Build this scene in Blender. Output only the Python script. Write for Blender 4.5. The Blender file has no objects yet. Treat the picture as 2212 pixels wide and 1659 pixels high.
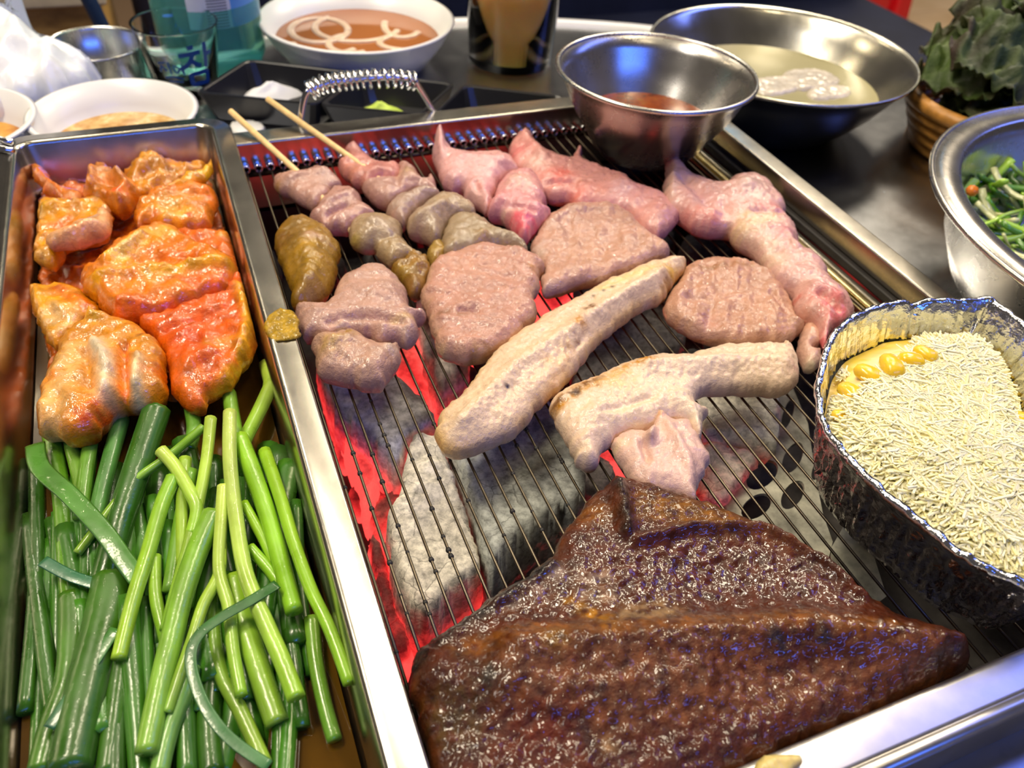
import bpy, math, random
import numpy as np
from mathutils import Vector, Matrix, geometry

SC = bpy.context.scene
COL = SC.collection
random.seed(7)
rng = np.random.default_rng(11)
PI = math.pi

# ------------------------------------------------------------------ camera
W_PX, H_PX = 2212.0, 1659.0
CX, CY = W_PX / 2, H_PX / 2
VP1 = (145.0, -866.0)      # vanishing point of the grill wires
VP2 = (6380.0, -349.0)     # vanishing point of the front and back rails
FPX = math.sqrt(-((VP1[0]-CX)*(VP2[0]-CX) + (VP1[1]-CY)*(VP2[1]-CY)))
_x = np.array([VP2[0]-CX, VP2[1]-CY, FPX]); _x /= np.linalg.norm(_x)
_y = np.array([VP1[0]-CX, VP1[1]-CY, FPX]); _y /= np.linalg.norm(_y)
_z = np.cross(_x, _y)
if _z[1] > 0: _z = -_z
ROT = np.array([_x, _y, _z])            # camera (x right, y down, z forward) -> world
CAM_H = 0.285                           # lens height above the grill wires
cam_data = bpy.data.cameras.new('camera')
cam = bpy.data.objects.new('camera', cam_data); COL.objects.link(cam)
_r, _u, _b = ROT @ np.array([1, 0, 0.]), ROT @ np.array([0, -1., 0]), ROT @ np.array([0, 0, -1.])
_m = Matrix(((_r[0], _u[0], _b[0], 0), (_r[1], _u[1], _b[1], 0), (_r[2], _u[2], _b[2], CAM_H), (0, 0, 0, 1)))
cam.matrix_world = _m
cam_data.sensor_width = 36.0
cam_data.lens = FPX / W_PX * 36.0
cam_data.clip_start = 0.01
cam_data.dof.use_dof = True
cam_data.dof.focus_distance = 0.36
cam_data.dof.aperture_fstop = 11.0
SC.camera = cam

# ------------------------------------------------------------------ world, lamps, exposure
SC.view_settings.view_transform = 'Standard'
SC.view_settings.look = 'None'
SC.view_settings.exposure = 0.30
SC.view_settings.gamma = 1.0
SC.view_settings.use_curve_mapping = False
world = bpy.data.worlds.new('restaurant_ambience'); SC.world = world
world.use_nodes = True
bg = world.node_tree.nodes['Background']
bg.inputs[0].default_value = (0.30, 0.26, 0.23, 1); bg.inputs[1].default_value = 0.17

def area(name, loc, target, size, size_y, energy, color, spread=PI):
    d = bpy.data.lights.new(name, 'AREA'); d.shape = 'RECTANGLE'
    d.size = size; d.size_y = size_y; d.energy = energy; d.color = color; d.spread = spread
    o = bpy.data.objects.new(name, d); COL.objects.link(o)
    o.location = loc
    o.rotation_euler = (Vector(target) - Vector(loc)).to_track_quat('-Z', 'Y').to_euler()
    return o
# the room's own lamps: all hang above or behind the picture; bowls and glazes in the photograph mirror them
area('ceiling_lamp_offscreen', (-0.48, 0.78, 1.75), (0.2, 0.35, 0), 0.62, 0.30, 23.0, (1.0, 0.87, 0.66))
area('ceiling_lamp_offscreen', (0.95, 0.85, 1.80), (0.3, 0.3, 0), 0.28, 0.72, 13.0, (1.0, 0.87, 0.64))
area('ceiling_lamp_offscreen', (0.60, 2.10, 1.80), (0.3, 0.4, 0), 0.9, 0.14, 10.5, (1.0, 0.90, 0.72))
area('ceiling_lamp_offscreen', (-1.10, 0.10, 1.75), (0.1, 0.4, 0), 0.26, 0.6, 6.0, (1.0, 0.93, 0.84))
area('ceiling_lamp_offscreen', (1.9, 1.9, 1.80), (2.2, 2.4, -0.7), 0.6, 0.6, 42, (1.0, 0.86, 0.66))
area('blue_neon_sign_offscreen', (0.45, -1.70, 1.15), (0.25, 0.3, 0), 1.6, 0.09, 12.0, (0.06, 0.18, 1.0))
area('blue_neon_sign_offscreen', (2.00, 0.40, 1.50), (0.3, 0.1, 0), 0.36, 1.4, 8.0, (0.16, 0.24, 1.0))
area('cyan_neon_sign_offscreen', (1.90, 2.40, 1.15), (0.4, 0.4, 0), 0.06, 0.4, 0.22, (0.15, 0.55, 1.0))
for bx_, by_ in ((-0.75, 1.75), (-0.2, 2.05), (0.33, 1.7), (0.88, 1.9), (1.38, 1.55), (0.36, -0.05), (-0.55, 0.65), (0.75, 0.4)):
    d = bpy.data.lights.new('pendant_bulb_offscreen', 'POINT'); d.energy = 3.3; d.color = (1.0, 0.84, 0.56); d.shadow_soft_size = 0.035
    o = bpy.data.objects.new('pendant_bulb_offscreen', d); COL.objects.link(o); o.location = (bx_, by_, 1.50)

# ------------------------------------------------------------------ helpers
def W(u, v, z=0.0):
    """the point of the horizontal plane z (metres) that the photo pixel shows"""
    d = ROT @ np.array([u - CX, v - CY, FPX])
    t = (z - CAM_H) / d[2]
    return Vector((d[0]*t, d[1]*t, z))
def WY(u, v, y):
    d = ROT @ np.array([u - CX, v - CY, FPX]); t = y / d[1]
    return Vector((d[0]*t, y, CAM_H + d[2]*t))
def zoomed(ox, oy, s):
    return lambda pts: [(ox + a/s, oy + b/s) for a, b in pts]
Z7 = zoomed(560, 250, 2.765)
Z8 = zoomed(1100, 250, 2.765)
Z5 = zoomed(0, 300, 2.37)
Z6 = zoomed(0, 900, 2.186)
def px_size(u, v, z):
    return (W(u + 4, v, z) - W(u - 4, v, z)).length / 8.0

def tag(o, label=None, cat=None, group=None, kind=None):
    if label: o['label'] = label
    if cat: o['category'] = cat
    if group: o['group'] = group
    if kind: o['kind'] = kind
    return o
def empty(name, loc=(0, 0, 0)):
    o = bpy.data.objects.new(name, None); COL.objects.link(o); o.location = loc
    o.empty_display_size = 0.02
    return o
def link(name, me, mat=None, parent=None):
    o = bpy.data.objects.new(name, me); COL.objects.link(o)
    if mat and not me.materials: me.materials.append(mat)
    if parent:
        o.parent = parent
        o.matrix_parent_inverse = Matrix.Translation(-parent_loc(parent))
    return o
def parent_loc(p):
    v = Vector((0, 0, 0))
    while p is not None:
        v += p.location; 
        if p.parent is not None: v -= parent_loc(p.parent)
        p = p.parent
    return v
def mesh(name, verts, faces, mat=None, parent=None, smooth=True, cols=None, heat=None):
    me = bpy.data.meshes.new(name)
    me.from_pydata([tuple(map(float, v)) for v in verts], [], [tuple(int(i) for i in f) for f in faces])
    if smooth: me.polygons.foreach_set('use_smooth', [True]*len(me.polygons))
    if cols is not None:
        a = me.color_attributes.new('Col', 'FLOAT_COLOR', 'POINT')
        c = np.ones((len(verts), 4), dtype=np.float32); c[:, :3] = cols
        a.data.foreach_set('color', c.ravel())
    if heat is not None:
        a = me.attributes.new('ember', 'FLOAT', 'POINT')
        a.data.foreach_set('value', np.asarray(heat, dtype=np.float32))
    me.update()
    return link(name, me, mat, parent)

class MB:
    def __init__(s): s.v = []; s.f = []
    def add(s, vs, fs):
        n = len(s.v); s.v += [tuple(v) for v in vs]; s.f += [tuple(i + n for i in f) for f in fs]
    def box(s, x0, x1, y0, y1, z0, z1):
        s.add([(x0,y0,z0),(x1,y0,z0),(x1,y1,z0),(x0,y1,z0),(x0,y0,z1),(x1,y0,z1),(x1,y1,z1),(x0,y1,z1)],
              [(3,2,1,0),(4,5,6,7),(0,1,5,4),(1,2,6,5),(2,3,7,6),(3,0,4,7)])
    def build(s, name, mat, parent=None, smooth=False, bevel=0):
        o = mesh(name, s.v, s.f, mat, parent, smooth)
        if bevel:
            m = o.modifiers.new('bevel', 'BEVEL'); m.width = bevel; m.segments = 3; m.limit_method = 'ANGLE'
            for p in o.data.polygons: p.use_smooth = True
            m2 = o.modifiers.new('wn', 'WEIGHTED_NORMAL')
        return o

def tube_geo(pts, radii, n=8, flat=1.0, cap=True, up=(0, 0, 1)):
    pts = [Vector(p) for p in pts]; N = len(pts)
    if not hasattr(radii, '__len__'): radii = [radii]*N
    vs, fs = [], []
    side0 = None
    for i, p in enumerate(pts):
        t = (pts[min(i+1, N-1)] - pts[max(i-1, 0)]).normalized()
        sd = t.cross(Vector(up))
        if sd.length < 1e-4: sd = side0 or Vector((1, 0, 0))
        sd.normalize(); side0 = sd
        nu = sd.cross(t).normalized()
        for k in range(n):
            a = 2*PI*k/n
            vs.append(p + sd*(math.cos(a)*radii[i]) + nu*(math.sin(a)*radii[i]*flat))
    for i in range(N-1):
        for k in range(n):
            a, b = i*n + k, i*n + (k+1) % n
            fs.append((a, b, b+n, a+n))
    if cap:
        fs.append(tuple(range(n))[::-1]); fs.append(tuple(range((N-1)*n, N*n)))
    return vs, fs
def tube(name, pts, radii, mat, parent=None, n=8, flat=1.0, cap=True, up=(0, 0, 1)):
    vs, fs = tube_geo(pts, radii, n, flat, cap, up)
    return mesh(name, vs, fs, mat, parent)
def lathe_geo(profile, c=(0, 0, 0), n=64, jag=None):
    vs, fs = [], []
    for r, z in profile:
        for k in range(n):
            a = 2*PI*k/n
            vs.append((c[0] + r*math.cos(a), c[1] + r*math.sin(a), c[2] + z))
    for i in range(len(profile)-1):
        for k in range(n):
            a, b = i*n + k, i*n + (k+1) % n
            fs.append((a, b, b+n, a+n))
    if jag is None and profile[0][0] > 0: fs.append(tuple(range(n))[::-1])
    if jag is None and profile[-1][0] > 0: fs.append(tuple(range((len(profile)-1)*n, len(profile)*n)))
    return vs, fs
def lathe(name, profile, c, mat, parent=None, n=64, open_ends=None):
    vs, fs = lathe_geo(profile, c, n, open_ends)
    return mesh(name, vs, fs, mat, parent)
def catmull(pts, per=6, closed=False):
    P = [np.array(p, dtype=float) for p in pts]; n = len(P); out = []
    rngi = range(n if closed else n-1)
    for i in rngi:
        p0, p1, p2, p3 = (P[(i-1) % n], P[i], P[(i+1) % n], P[(i+2) % n]) if closed else \
            (P[max(i-1, 0)], P[i], P[i+1], P[min(i+2, n-1)])
        for k in range(per):
            t = k/per
            out.append(0.5*((2*p1) + (-p0+p2)*t + (2*p0-5*p1+4*p2-p3)*t*t + (-p0+3*p1-3*p2+p3)*t**3))
    if not closed: out.append(P[-1])
    return out
# numpy gradient noise ------------------------------------------------------
_perm = rng.permutation(256); _perm = np.concatenate([_perm, _perm, _perm])
_grad = rng.normal(size=(256, 3)); _grad /= np.linalg.norm(_grad, axis=1)[:, None]
def noise3(p):
    p = np.asarray(p, dtype=float); i = np.floor(p).astype(int); f = p - i; i &= 255
    w = f*f*f*(f*(f*6-15)+10); r = np.zeros(len(p))
    for dx in (0, 1):
        for dy in (0, 1):
            for dz in (0, 1):
                h = _perm[_perm[_perm[(i[:, 0]+dx) & 255] + ((i[:, 1]+dy) & 255)] + ((i[:, 2]+dz) & 255)]
                d = (_grad[h]*(f - np.array([dx, dy, dz]))).sum(1)
                r += d*(w[:, 0] if dx else 1-w[:, 0])*(w[:, 1] if dy else 1-w[:, 1])*(w[:, 2] if dz else 1-w[:, 2])
    return r*1.6
def fbm(p, octaves=4):
    p = np.asarray(p, dtype=float); a, s = 1.0, 0.0
    out = np.zeros(len(p))
    for k in range(octaves):
        out += a*noise3(p*(2.03**k) + 17.3*k); s += a; a *= 0.5
    return out/s*1.6
def seg_dist(p, a, b):
    ab = b - a; L = (ab**2).sum() + 1e-18
    t = np.clip(((p - a)*ab).sum(1)/L, 0, 1)
    return np.linalg.norm(p - (a + t[:, None]*ab), axis=1)
def poly_dist(p, loop, closed=True):
    d = np.full(len(p), 1e9); n = len(loop)
    for i in range(n if closed else n-1):
        d = np.minimum(d, seg_dist(p, loop[i], loop[(i+1) % n]))
    return d
def inside(p, loop):
    c = np.zeros(len(p), dtype=bool); n = len(loop); j = n-1
    for i in range(n):
        yi, yj, xi, xj = loop[i][1], loop[j][1], loop[i][0], loop[j][0]
        m = ((yi > p[:, 1]) != (yj > p[:, 1])) & (p[:, 0] < (xj-xi)*(p[:, 1]-yi)/(yj-yi+1e-15)+xi)
        c ^= m; j = i
    return c
def smooth01(x): x = np.clip(x, 0, 1); return x*x*(3-2*x)

def field(p, z, spec):
    """gaussian weight of a spot or a polyline given in photo pixels, on points p (world xy)"""
    pts, rad = spec
    if not isinstance(pts[0], (tuple, list)): pts = [pts]
    q = np.array([W(u, v, z)[:2] for u, v in pts])
    r = rad*px_size(pts[0][0], pts[0][1], z)
    d = np.linalg.norm(p - q[0], axis=1) if len(q) == 1 else poly_dist(p, q, False)
    return np.exp(-(d/r)**2)

def blob(name, outline, thick, zb, mat, parent=None, R=0.008, res=0.0013, bumps=(), spots=(), base=(.5, .3, .25),
         noise=0.0012, nscale=70, rag=0.0012, seed=0, edge=None, vary=0.12, tilt=(0, 0), flat_bottom=True,
         heat=None, ripple=None, power=2.0, vary_scale=90, sat=1.30, mul=None, micro=.0007, wet=None, shape=None):
    """a soft solid lying on height zb whose outline fills the given pixels of the photograph"""
    zm = zb + thick*0.5
    xy = np.array([W(u, v, zm)[:2] for u, v in outline])
    loop = np.array(catmull(list(xy), 5, True))
    # even spacing
    L = np.linalg.norm(np.roll(loop, -1, 0) - loop, axis=1); tot = L.sum(); n = max(24, int(tot/res))
    s = np.concatenate([[0], np.cumsum(L)]); lc = np.vstack([loop, loop[:1]])
    tt = np.linspace(0, tot, n, endpoint=False)
    loop = np.stack([np.interp(tt, s, lc[:, 0]), np.interp(tt, s, lc[:, 1])], 1)
    if rag:
        nn = np.stack([fbm(np.c_[loop*130, np.full(n, seed + 3.1)], 3), fbm(np.c_[loop*130, np.full(n, seed + 9.7)], 3)], 1)
        loop = loop + nn*rag
    lo, hi = loop.min(0), loop.max(0)
    gx, gy = np.meshgrid(np.arange(lo[0], hi[0], res), np.arange(lo[1], hi[1], res*0.866))
    gx[1::2] += res*0.5
    g = np.stack([gx.ravel(), gy.ravel()], 1) + rng.uniform(-.15, .15, (gx.size, 2))*res
    g = g[inside(g, loop)]
    if len(g): g = g[poly_dist(g, loop) > res*0.55]
    pts = [Vector(p) for p in loop] + [Vector(p) for p in g]
    out = geometry.delaunay_2d_cdt(pts, [], [list(range(n))], 1, 1e-7)
    v2 = np.array([tuple(v) for v in out[0]]); tris = out[2]
    d = poly_dist(v2, loop); d[d < 1e-6] = 0
    t = np.clip(d/R, 0, 1); prof = (1-(1-t)**power)**(1/power)
    q3 = np.c_[v2, np.full(len(v2), seed*1.37)]
    top = thick*0.5*prof + noise*fbm(q3*nscale, 4)*prof + micro*(1-2*np.abs(fbm(q3*230+31, 3)))*prof
    for spec in bumps:
        top += field(v2, zm+thick*.3, spec[:2])*spec[2]*smooth01(d/(R*0.6))
    if ripple:
        amp, sc, ang = ripple
        ca, sa = math.cos(ang), math.sin(ang)
        pr = np.c_[(v2[:, 0]*ca + v2[:, 1]*sa)*sc, (-v2[:, 0]*sa + v2[:, 1]*ca)*sc*0.22, np.full(len(v2), seed)]
        top += amp*fbm(pr, 3)*prof
    bot = -thick*0.5*prof
    tz = tilt[0]*(v2[:, 0]-v2[:, 0].mean()) + tilt[1]*(v2[:, 1]-v2[:, 1].mean())
    zt = zm + top + tz; zo = np.minimum(zm + bot + tz, zt - 1e-5)
    if flat_bottom: zo = np.maximum(zo, zb); zt = np.maximum(zt, zo+1e-5)
    nv = len(v2); bnd = d == 0
    verts = np.vstack([np.c_[v2, zt], np.c_[v2, zo]])
    verts[nv:][bnd] = verts[:nv][bnd]
    mp = np.arange(nv) + nv; mp[bnd] = np.arange(nv)[bnd]
    faces = []
    for f in tris:
        a, b, c = f[0], f[1], f[2]
        cr = (v2[b][0]-v2[a][0])*(v2[c][1]-v2[a][1]) - (v2[b][1]-v2[a][1])*(v2[c][0]-v2[a][0])
        if cr < 0: b, c = c, b
        faces.append((a, b, c))
        if not (bnd[a] and bnd[b] and bnd[c]): faces.append((mp[c], mp[b], mp[a]))
    cols = np.tile(np.array(base, dtype=float), (nv, 1))
    nz = fbm(q3*vary_scale, 4)
    if edge is not None:
        ec, ew, es = edge
        w = np.exp(-(d/ew)**2)*es*np.clip(0.75 + 0.9*nz, 0, 1)
        cols = cols*(1-w[:, None]) + np.array(ec)*w[:, None]
    for spec in spots:
        pts_, rad, c, st = spec[:4]
        w = field(v2, zm+thick*.3, (pts_, rad))
        ns = spec[4] if len(spec) > 4 else 0.5
        w = np.clip(w*(1 + ns*2.2*fbm(q3*260 + 5, 4)), 0, 1)*st
        cols = cols*(1-w[:, None]) + np.array(c)*w[:, None]
    lum = (cols*np.array((.25, .65, .10))).sum(1, keepdims=True)
    mul = mul or {'pork_skin': .84, 'kimchi': .82}.get(mat.name, .75)
    cols = (lum + (cols-lum)*sat)*mul
    cols = np.clip(cols*(1 + vary*nz[:, None]), 0.002, 1)
    cols = np.vstack([cols, cols])
    hh = None
    if wet is not None:
        hh = np.zeros(nv)
        for spec in wet: hh = np.maximum(hh, field(v2, zm+thick*.3, spec[:2])*spec[2])
        hh = np.r_[hh, hh]
    if heat is not None:
        hz = np.r_[zt, zo]; hh = heat(np.vstack([v2, v2]), hz, np.r_[d, d])
    if shape is not None: verts = shape(verts.copy())
    used = np.zeros(2*nv, dtype=bool)
    for f in faces: used[list(f)] = True
    remap = np.cumsum(used) - 1
    faces = [tuple(remap[list(f)]) for f in faces]
    return mesh(name, verts[used], faces, mat, parent, True, cols[used], None if hh is None else hh[used])

def upright(ys, ye, x_lo=-9, x_hi=9):
    """what would lie beyond depth ye stands up in front of it instead (curling tip), seen along the same rays"""
    def fn(v):
        m_ = (v[:, 1] > ys) & (v[:, 0] > x_lo) & (v[:, 0] < x_hi)
        y2 = ys + (ye-ys)*(1-np.exp(-(v[m_, 1]-ys)/(ye-ys))); k = (y2/v[m_, 1])[:, None]
        c0 = np.array([0, 0, CAM_H]); v[m_] = c0 + (v[m_]-c0)*k
        return v
    return fn
def within(x0, x1, y1):
    def fn(v):
        v[:, 0] = np.clip(v[:, 0], x0, x1); v[:, 1] = np.minimum(v[:, 1], y1); return v
    return fn
# ------------------------------------------------------------------ materials
def new_mat(name):
    m = bpy.data.materials.new(name); m.use_nodes = True
    nt = m.node_tree; b = nt.nodes['Principled BSDF']
    return m, nt, b
def setp(b, **k):
    for key, val in k.items():
        s = b.inputs[key.replace('_', ' ')]
        s.default_value = (*val, 1) if isinstance(val, tuple) and len(val) == 3 and s.type == 'RGBA' else val
def tex_coord(nt, scale=(1, 1, 1), kind='Object'):
    tc = nt.nodes.new('ShaderNodeTexCoord'); mp = nt.nodes.new('ShaderNodeMapping')
    mp.inputs['Scale'].default_value = scale
    nt.links.new(tc.outputs[kind], mp.inputs[0]); return mp.outputs[0]
def add_noise(nt, vec, scale, detail=4, rough=0.6):
    n = nt.nodes.new('ShaderNodeTexNoise'); n.inputs['Scale'].default_value = scale
    n.inputs['Detail'].default_value = detail; n.inputs['Roughness'].default_value = rough
    nt.links.new(vec, n.inputs['Vector']); return n
def bump(nt, b, hgt, strength, dist=0.001, prev=None):
    bp = nt.nodes.new('ShaderNodeBump'); bp.inputs['Strength'].default_value = strength
    bp.inputs['Distance'].default_value = dist
    nt.links.new(hgt, bp.inputs['Height'])
    if prev: nt.links.new(prev, bp.inputs['Normal'])
    nt.links.new(bp.outputs[0], b.inputs['Normal']); return bp.outputs[0]
def ramp(nt, fac, stops):
    r = nt.nodes.new('ShaderNodeValToRGB'); e = r.color_ramp.elements
    while len(e) < len(stops): e.new(0.5)
    for i, (p, c) in enumerate(stops): e[i].position = p; e[i].color = (*c, 1)
    nt.links.new(fac, r.inputs[0]); return r.outputs[0]
def mixc(nt, fac, a, b, mode='MIX'):
    m = nt.nodes.new('ShaderNodeMix'); m.data_type = 'RGBA'; m.blend_type = mode
    for s, val in ((m.inputs[0], fac), (m.inputs[6], a), (m.inputs[7], b)):
        if hasattr(val, 'is_linked'): nt.links.new(val, s)
        elif isinstance(val, tuple): s.default_value = (*val, 1)
        else: s.default_value = val
    return m.outputs[2]

def plain(name, color, rough=0.5, metallic=0.0, nscale=0, namp=0.15, bumps=0.0, bscale=200, **kw):
    m, nt, b = new_mat(name); setp(b, Base_Color=color, Roughness=rough, Metallic=metallic, **kw)
    vec = tex_coord(nt)
    if nscale:
        n = add_noise(nt, vec, nscale)
        lo = tuple(c*(1-namp) for c in color); hi = tuple(min(1, c*(1+namp)) for c in color)
        nt.links.new(ramp(nt, n.outputs[0], [(0.3, lo), (0.7, hi)]), b.inputs['Base Color'])
    if bumps:
        bump(nt, b, add_noise(nt, vec, bscale).outputs[0], bumps)
    return m
def steel(name, color=(.62, .60, .57), rough=0.25, brushed=(1, 1, 1), scale=60, amp=0.12, dirt=0.0):
    m, nt, b = new_mat(name); setp(b, Metallic=1.0)
    vec = tex_coord(nt, brushed)
    n = add_noise(nt, vec, scale, 5, 0.7)
    r = nt.nodes.new('ShaderNodeMapRange'); r.inputs[3].default_value = max(.02, rough-amp); r.inputs[4].default_value = rough+amp
    nt.links.new(n.outputs[0], r.inputs[0]); nt.links.new(r.outputs[0], b.inputs['Roughness'])
    c = ramp(nt, n.outputs[0], [(0.25, tuple(x*.86 for x in color)), (0.75, color)])
    if dirt:
        n2 = add_noise(nt, tex_coord(nt), 55, 6, 0.7)
        k = ramp(nt, n2.outputs[0], [(0.60, (0, 0, 0)), (0.72, (dirt, dirt, dirt))])
        c = mixc(nt, k, c, tuple(x*.4 for x in color))
    nt.links.new(c, b.inputs['Base Color'])
    bump(nt, b, n.outputs[0], 0.03, 0.0005)
    return m
def food(name, rough=0.32, sss=0.10, coat=0.0, bscale=350, bstr=0.35, bdist=0.0006, stretch=(1, 1, 1), fine=True,
         radius=(0.0022, 0.0009, 0.0006), cvar=0.18, rvar=0.15, spec=0.5, cstr=.5, cscale=330):
    """colour comes from the piece itself (point colours), grain and gloss from noise"""
    m, nt, b = new_mat(name)
    at = nt.nodes.new('ShaderNodeAttribute'); at.attribute_name = 'Col'
    vec = tex_coord(nt, stretch)
    n = add_noise(nt, vec, bscale, 6, 0.65); n2 = add_noise(nt, tex_coord(nt), bscale*0.3, 4, 0.6)
    v = ramp(nt, n2.outputs[0], [(0.25, (1-cvar,)*3), (0.75, (1+cvar,)*3)])
    c = mixc(nt, 1.0, at.outputs['Color'], v, 'MULTIPLY')
    nt.links.new(c, b.inputs['Base Color'])
    setp(b, Subsurface_Weight=sss, Subsurface_Radius=radius, Subsurface_Scale=1.0, Coat_Weight=coat, Coat_Roughness=0.05)
    b.inputs['Specular IOR Level'].default_value = spec
    r = nt.nodes.new('ShaderNodeMapRange'); r.inputs[1].default_value = .3; r.inputs[2].default_value = .7
    r.inputs[3].default_value = max(.04, rough-rvar); r.inputs[4].default_value = rough+rvar
    nt.links.new(n2.outputs[0], r.inputs[0]); nt.links.new(r.outputs[0], b.inputs['Roughness'])
    p = bump(nt, b, n2.outputs[0], bstr, bdist*2.5)
    bump(nt, b, n.outputs[0], bstr, bdist, p)
    if coat:
        cb = nt.nodes.new('ShaderNodeBump'); cb.inputs['Strength'].default_value = cstr; cb.inputs['Distance'].default_value = .0016
        n3 = add_noise(nt, tex_coord(nt), cscale, 3, .5)
        nt.links.new(n3.outputs[0], cb.inputs['Height']); nt.links.new(cb.outputs[0], b.inputs['Coat Normal'])
    return m

M = {}
M['steel_frame'] = steel('steel_frame', (.52, .49, .43), 0.24, (1, 1, 1), 45, .06, .35)
M['steel_front'] = steel('steel_front', (.64, .62, .60), 0.34, (1, 1, 1), 45, .1, .1)
M['steel_bowl'] = steel('steel_bowl', (.64, .61, .57), 0.27, (1, 1, 1), 30, .07)
M['steel_big'] = steel('steel_big', (.74, .71, .62), 0.20, (1, 1, .2), 40, .07)
nt = M['steel_big'].node_tree; b = nt.nodes['Principled BSDF']; tg = nt.nodes.new('ShaderNodeTangent'); tg.direction_type = 'RADIAL'; tg.axis = 'Z'
nt.links.new(tg.outputs[0], b.inputs['Tangent']); b.inputs['Anisotropic'].default_value = .75
M['steel_tray'] = steel('steel_tray', (.58, .54, .46), 0.24, (1, 1, 1), 30, .08)
M['steel_table'] = steel('steel_table', (.47, .48, .50), 0.24, (1, 1, 1), 20, .08, .2)
M['wire'] = steel('wire_steel', (.11, .09, .065), 0.34, (1, 1, 1), 300, .12)
M['chrome'] = steel('chrome', (.80, .80, .82), 0.12, (1, 1, 1), 80, .05)
M['gold_bar'] = steel('heat_tinted_steel', (.70, .58, .30), 0.22, (1, 1, 1), 40, .08)
M['dark_iron'] = plain('soot_black_iron', (.018, .016, .015), 0.55, 0.3, 60, .4, .3, 120)
M['black_plastic'] = plain('black_plastic', (.012, .012, .014), 0.28, 0, 0, 0, .05, 300)
M['white_plastic'] = plain('white_melamine', (.80, .79, .76), 0.30)
M['wood_stick'] = plain('bamboo', (.80, .56, .26), 0.5, 0, 200, .15)
M['meat'] = food('meat', 0.36, .08, 0.55, 520, .5, .0008, cvar=.10)
M['meat_fibre'] = food('meat_fibre', 0.38, .06, 0.55, 620, .6, .0009, cvar=.12)
M['skin'] = food('pork_skin', 0.36, .08, 0.45, 760, .45, .0007, cvar=.07)
M['slab'] = food('glazed_slab', 0.36, .0, 0.6, 560, .55, .0009, cvar=.55, rvar=.1, spec=.25, cstr=.45, cscale=520)
nt = M['slab'].node_tree; b = nt.nodes['Principled BSDF']
wt = nt.nodes.new('ShaderNodeAttribute'); wt.attribute_name = 'ember'
mr = nt.nodes.new('ShaderNodeMapRange'); mr.inputs[3].default_value = .5; mr.inputs[4].default_value = 1.0
nt.links.new(wt.outputs['Fac'], mr.inputs[0]); nt.links.new(mr.outputs[0], b.inputs['Coat Weight'])
vb = nt.nodes.new('ShaderNodeTexVoronoi'); vb.feature = 'SMOOTH_F1'; vb.inputs['Scale'].default_value = 420; vb.inputs['Smoothness'].default_value = .4
nt.links.new(tex_coord(nt), vb.inputs['Vector'])
bb_ = nt.nodes.new('ShaderNodeBump'); bb_.invert = True; bb_.inputs['Strength'].default_value = .42; bb_.inputs['Distance'].default_value = .0012
nt.links.new(vb.outputs['Distance'], bb_.inputs['Height'])
for l_ in list(b.inputs['Coat Normal'].links): nt.links.remove(l_)
nt.links.new(bb_.outputs[0], b.inputs['Coat Normal'])
bn_ = b.inputs['Normal'].links[0].from_node
inv = nt.nodes.new('ShaderNodeMapRange'); inv.inputs[3].default_value = .75; inv.inputs[4].default_value = .10
nt.links.new(wt.outputs['Fac'], inv.inputs[0]); nt.links.new(inv.outputs[0], bn_.inputs['Strength'])
M['kimchi'] = food('kimchi', 0.30, .05, 0.8, 420, .5, .0010, cvar=.35, rvar=.1, spec=.35, cstr=.55, cscale=260)
M['green'] = food('scallion', 0.34, .08, 0.35, 240, .12, cvar=.15, cstr=.25, cscale=200)

# ------------------------------------------------------------------ the room
FLOOR = -0.75; TABLE = -0.030
m, nt, b = new_mat('beige_tile')
vec = tex_coord(nt, (1, 1, 1)); n = add_noise(nt, vec, 3, 5)
nt.links.new(ramp(nt, n.outputs[0], [(.3, (.52, .36, .20)), (.7, (.68, .52, .36))]), b.inputs['Base Color']); setp(b, Roughness=.45)
M['tile'] = m
M['grout'] = plain('grout', (.22, .14, .08), .8)
fl = MB(); fl.box(-3.5, 5.5, -1.0, 5.5, FLOOR-0.05, FLOOR-0.004)
floor = tag(fl.build('floor', M['grout']), 'floor of the restaurant under the beige tiles', 'floor', kind='structure')
ft = MB(); ft.box(0, 0.664, 0, 0.664, 0, 0.006); tile0 = None
for i in range(-1, 6):
    for j in range(0, 7):
        if tile0 is None:
            tile0 = ft.build('tile', M['tile'], floor, bevel=0.003); t = tile0
        else:
            t = tile0.copy(); COL.objects.link(t)
        t.location = (1.285 + 0.67*i - 0.67, 0.60 + 0.67*j, FLOOR-0.004)

# round table
TC = (0.23, 0.295); TR = 0.58
table = tag(empty('round_table', (TC[0], TC[1], FLOOR)), 'round stainless steel table top with the charcoal grill let into its middle', 'table')
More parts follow.
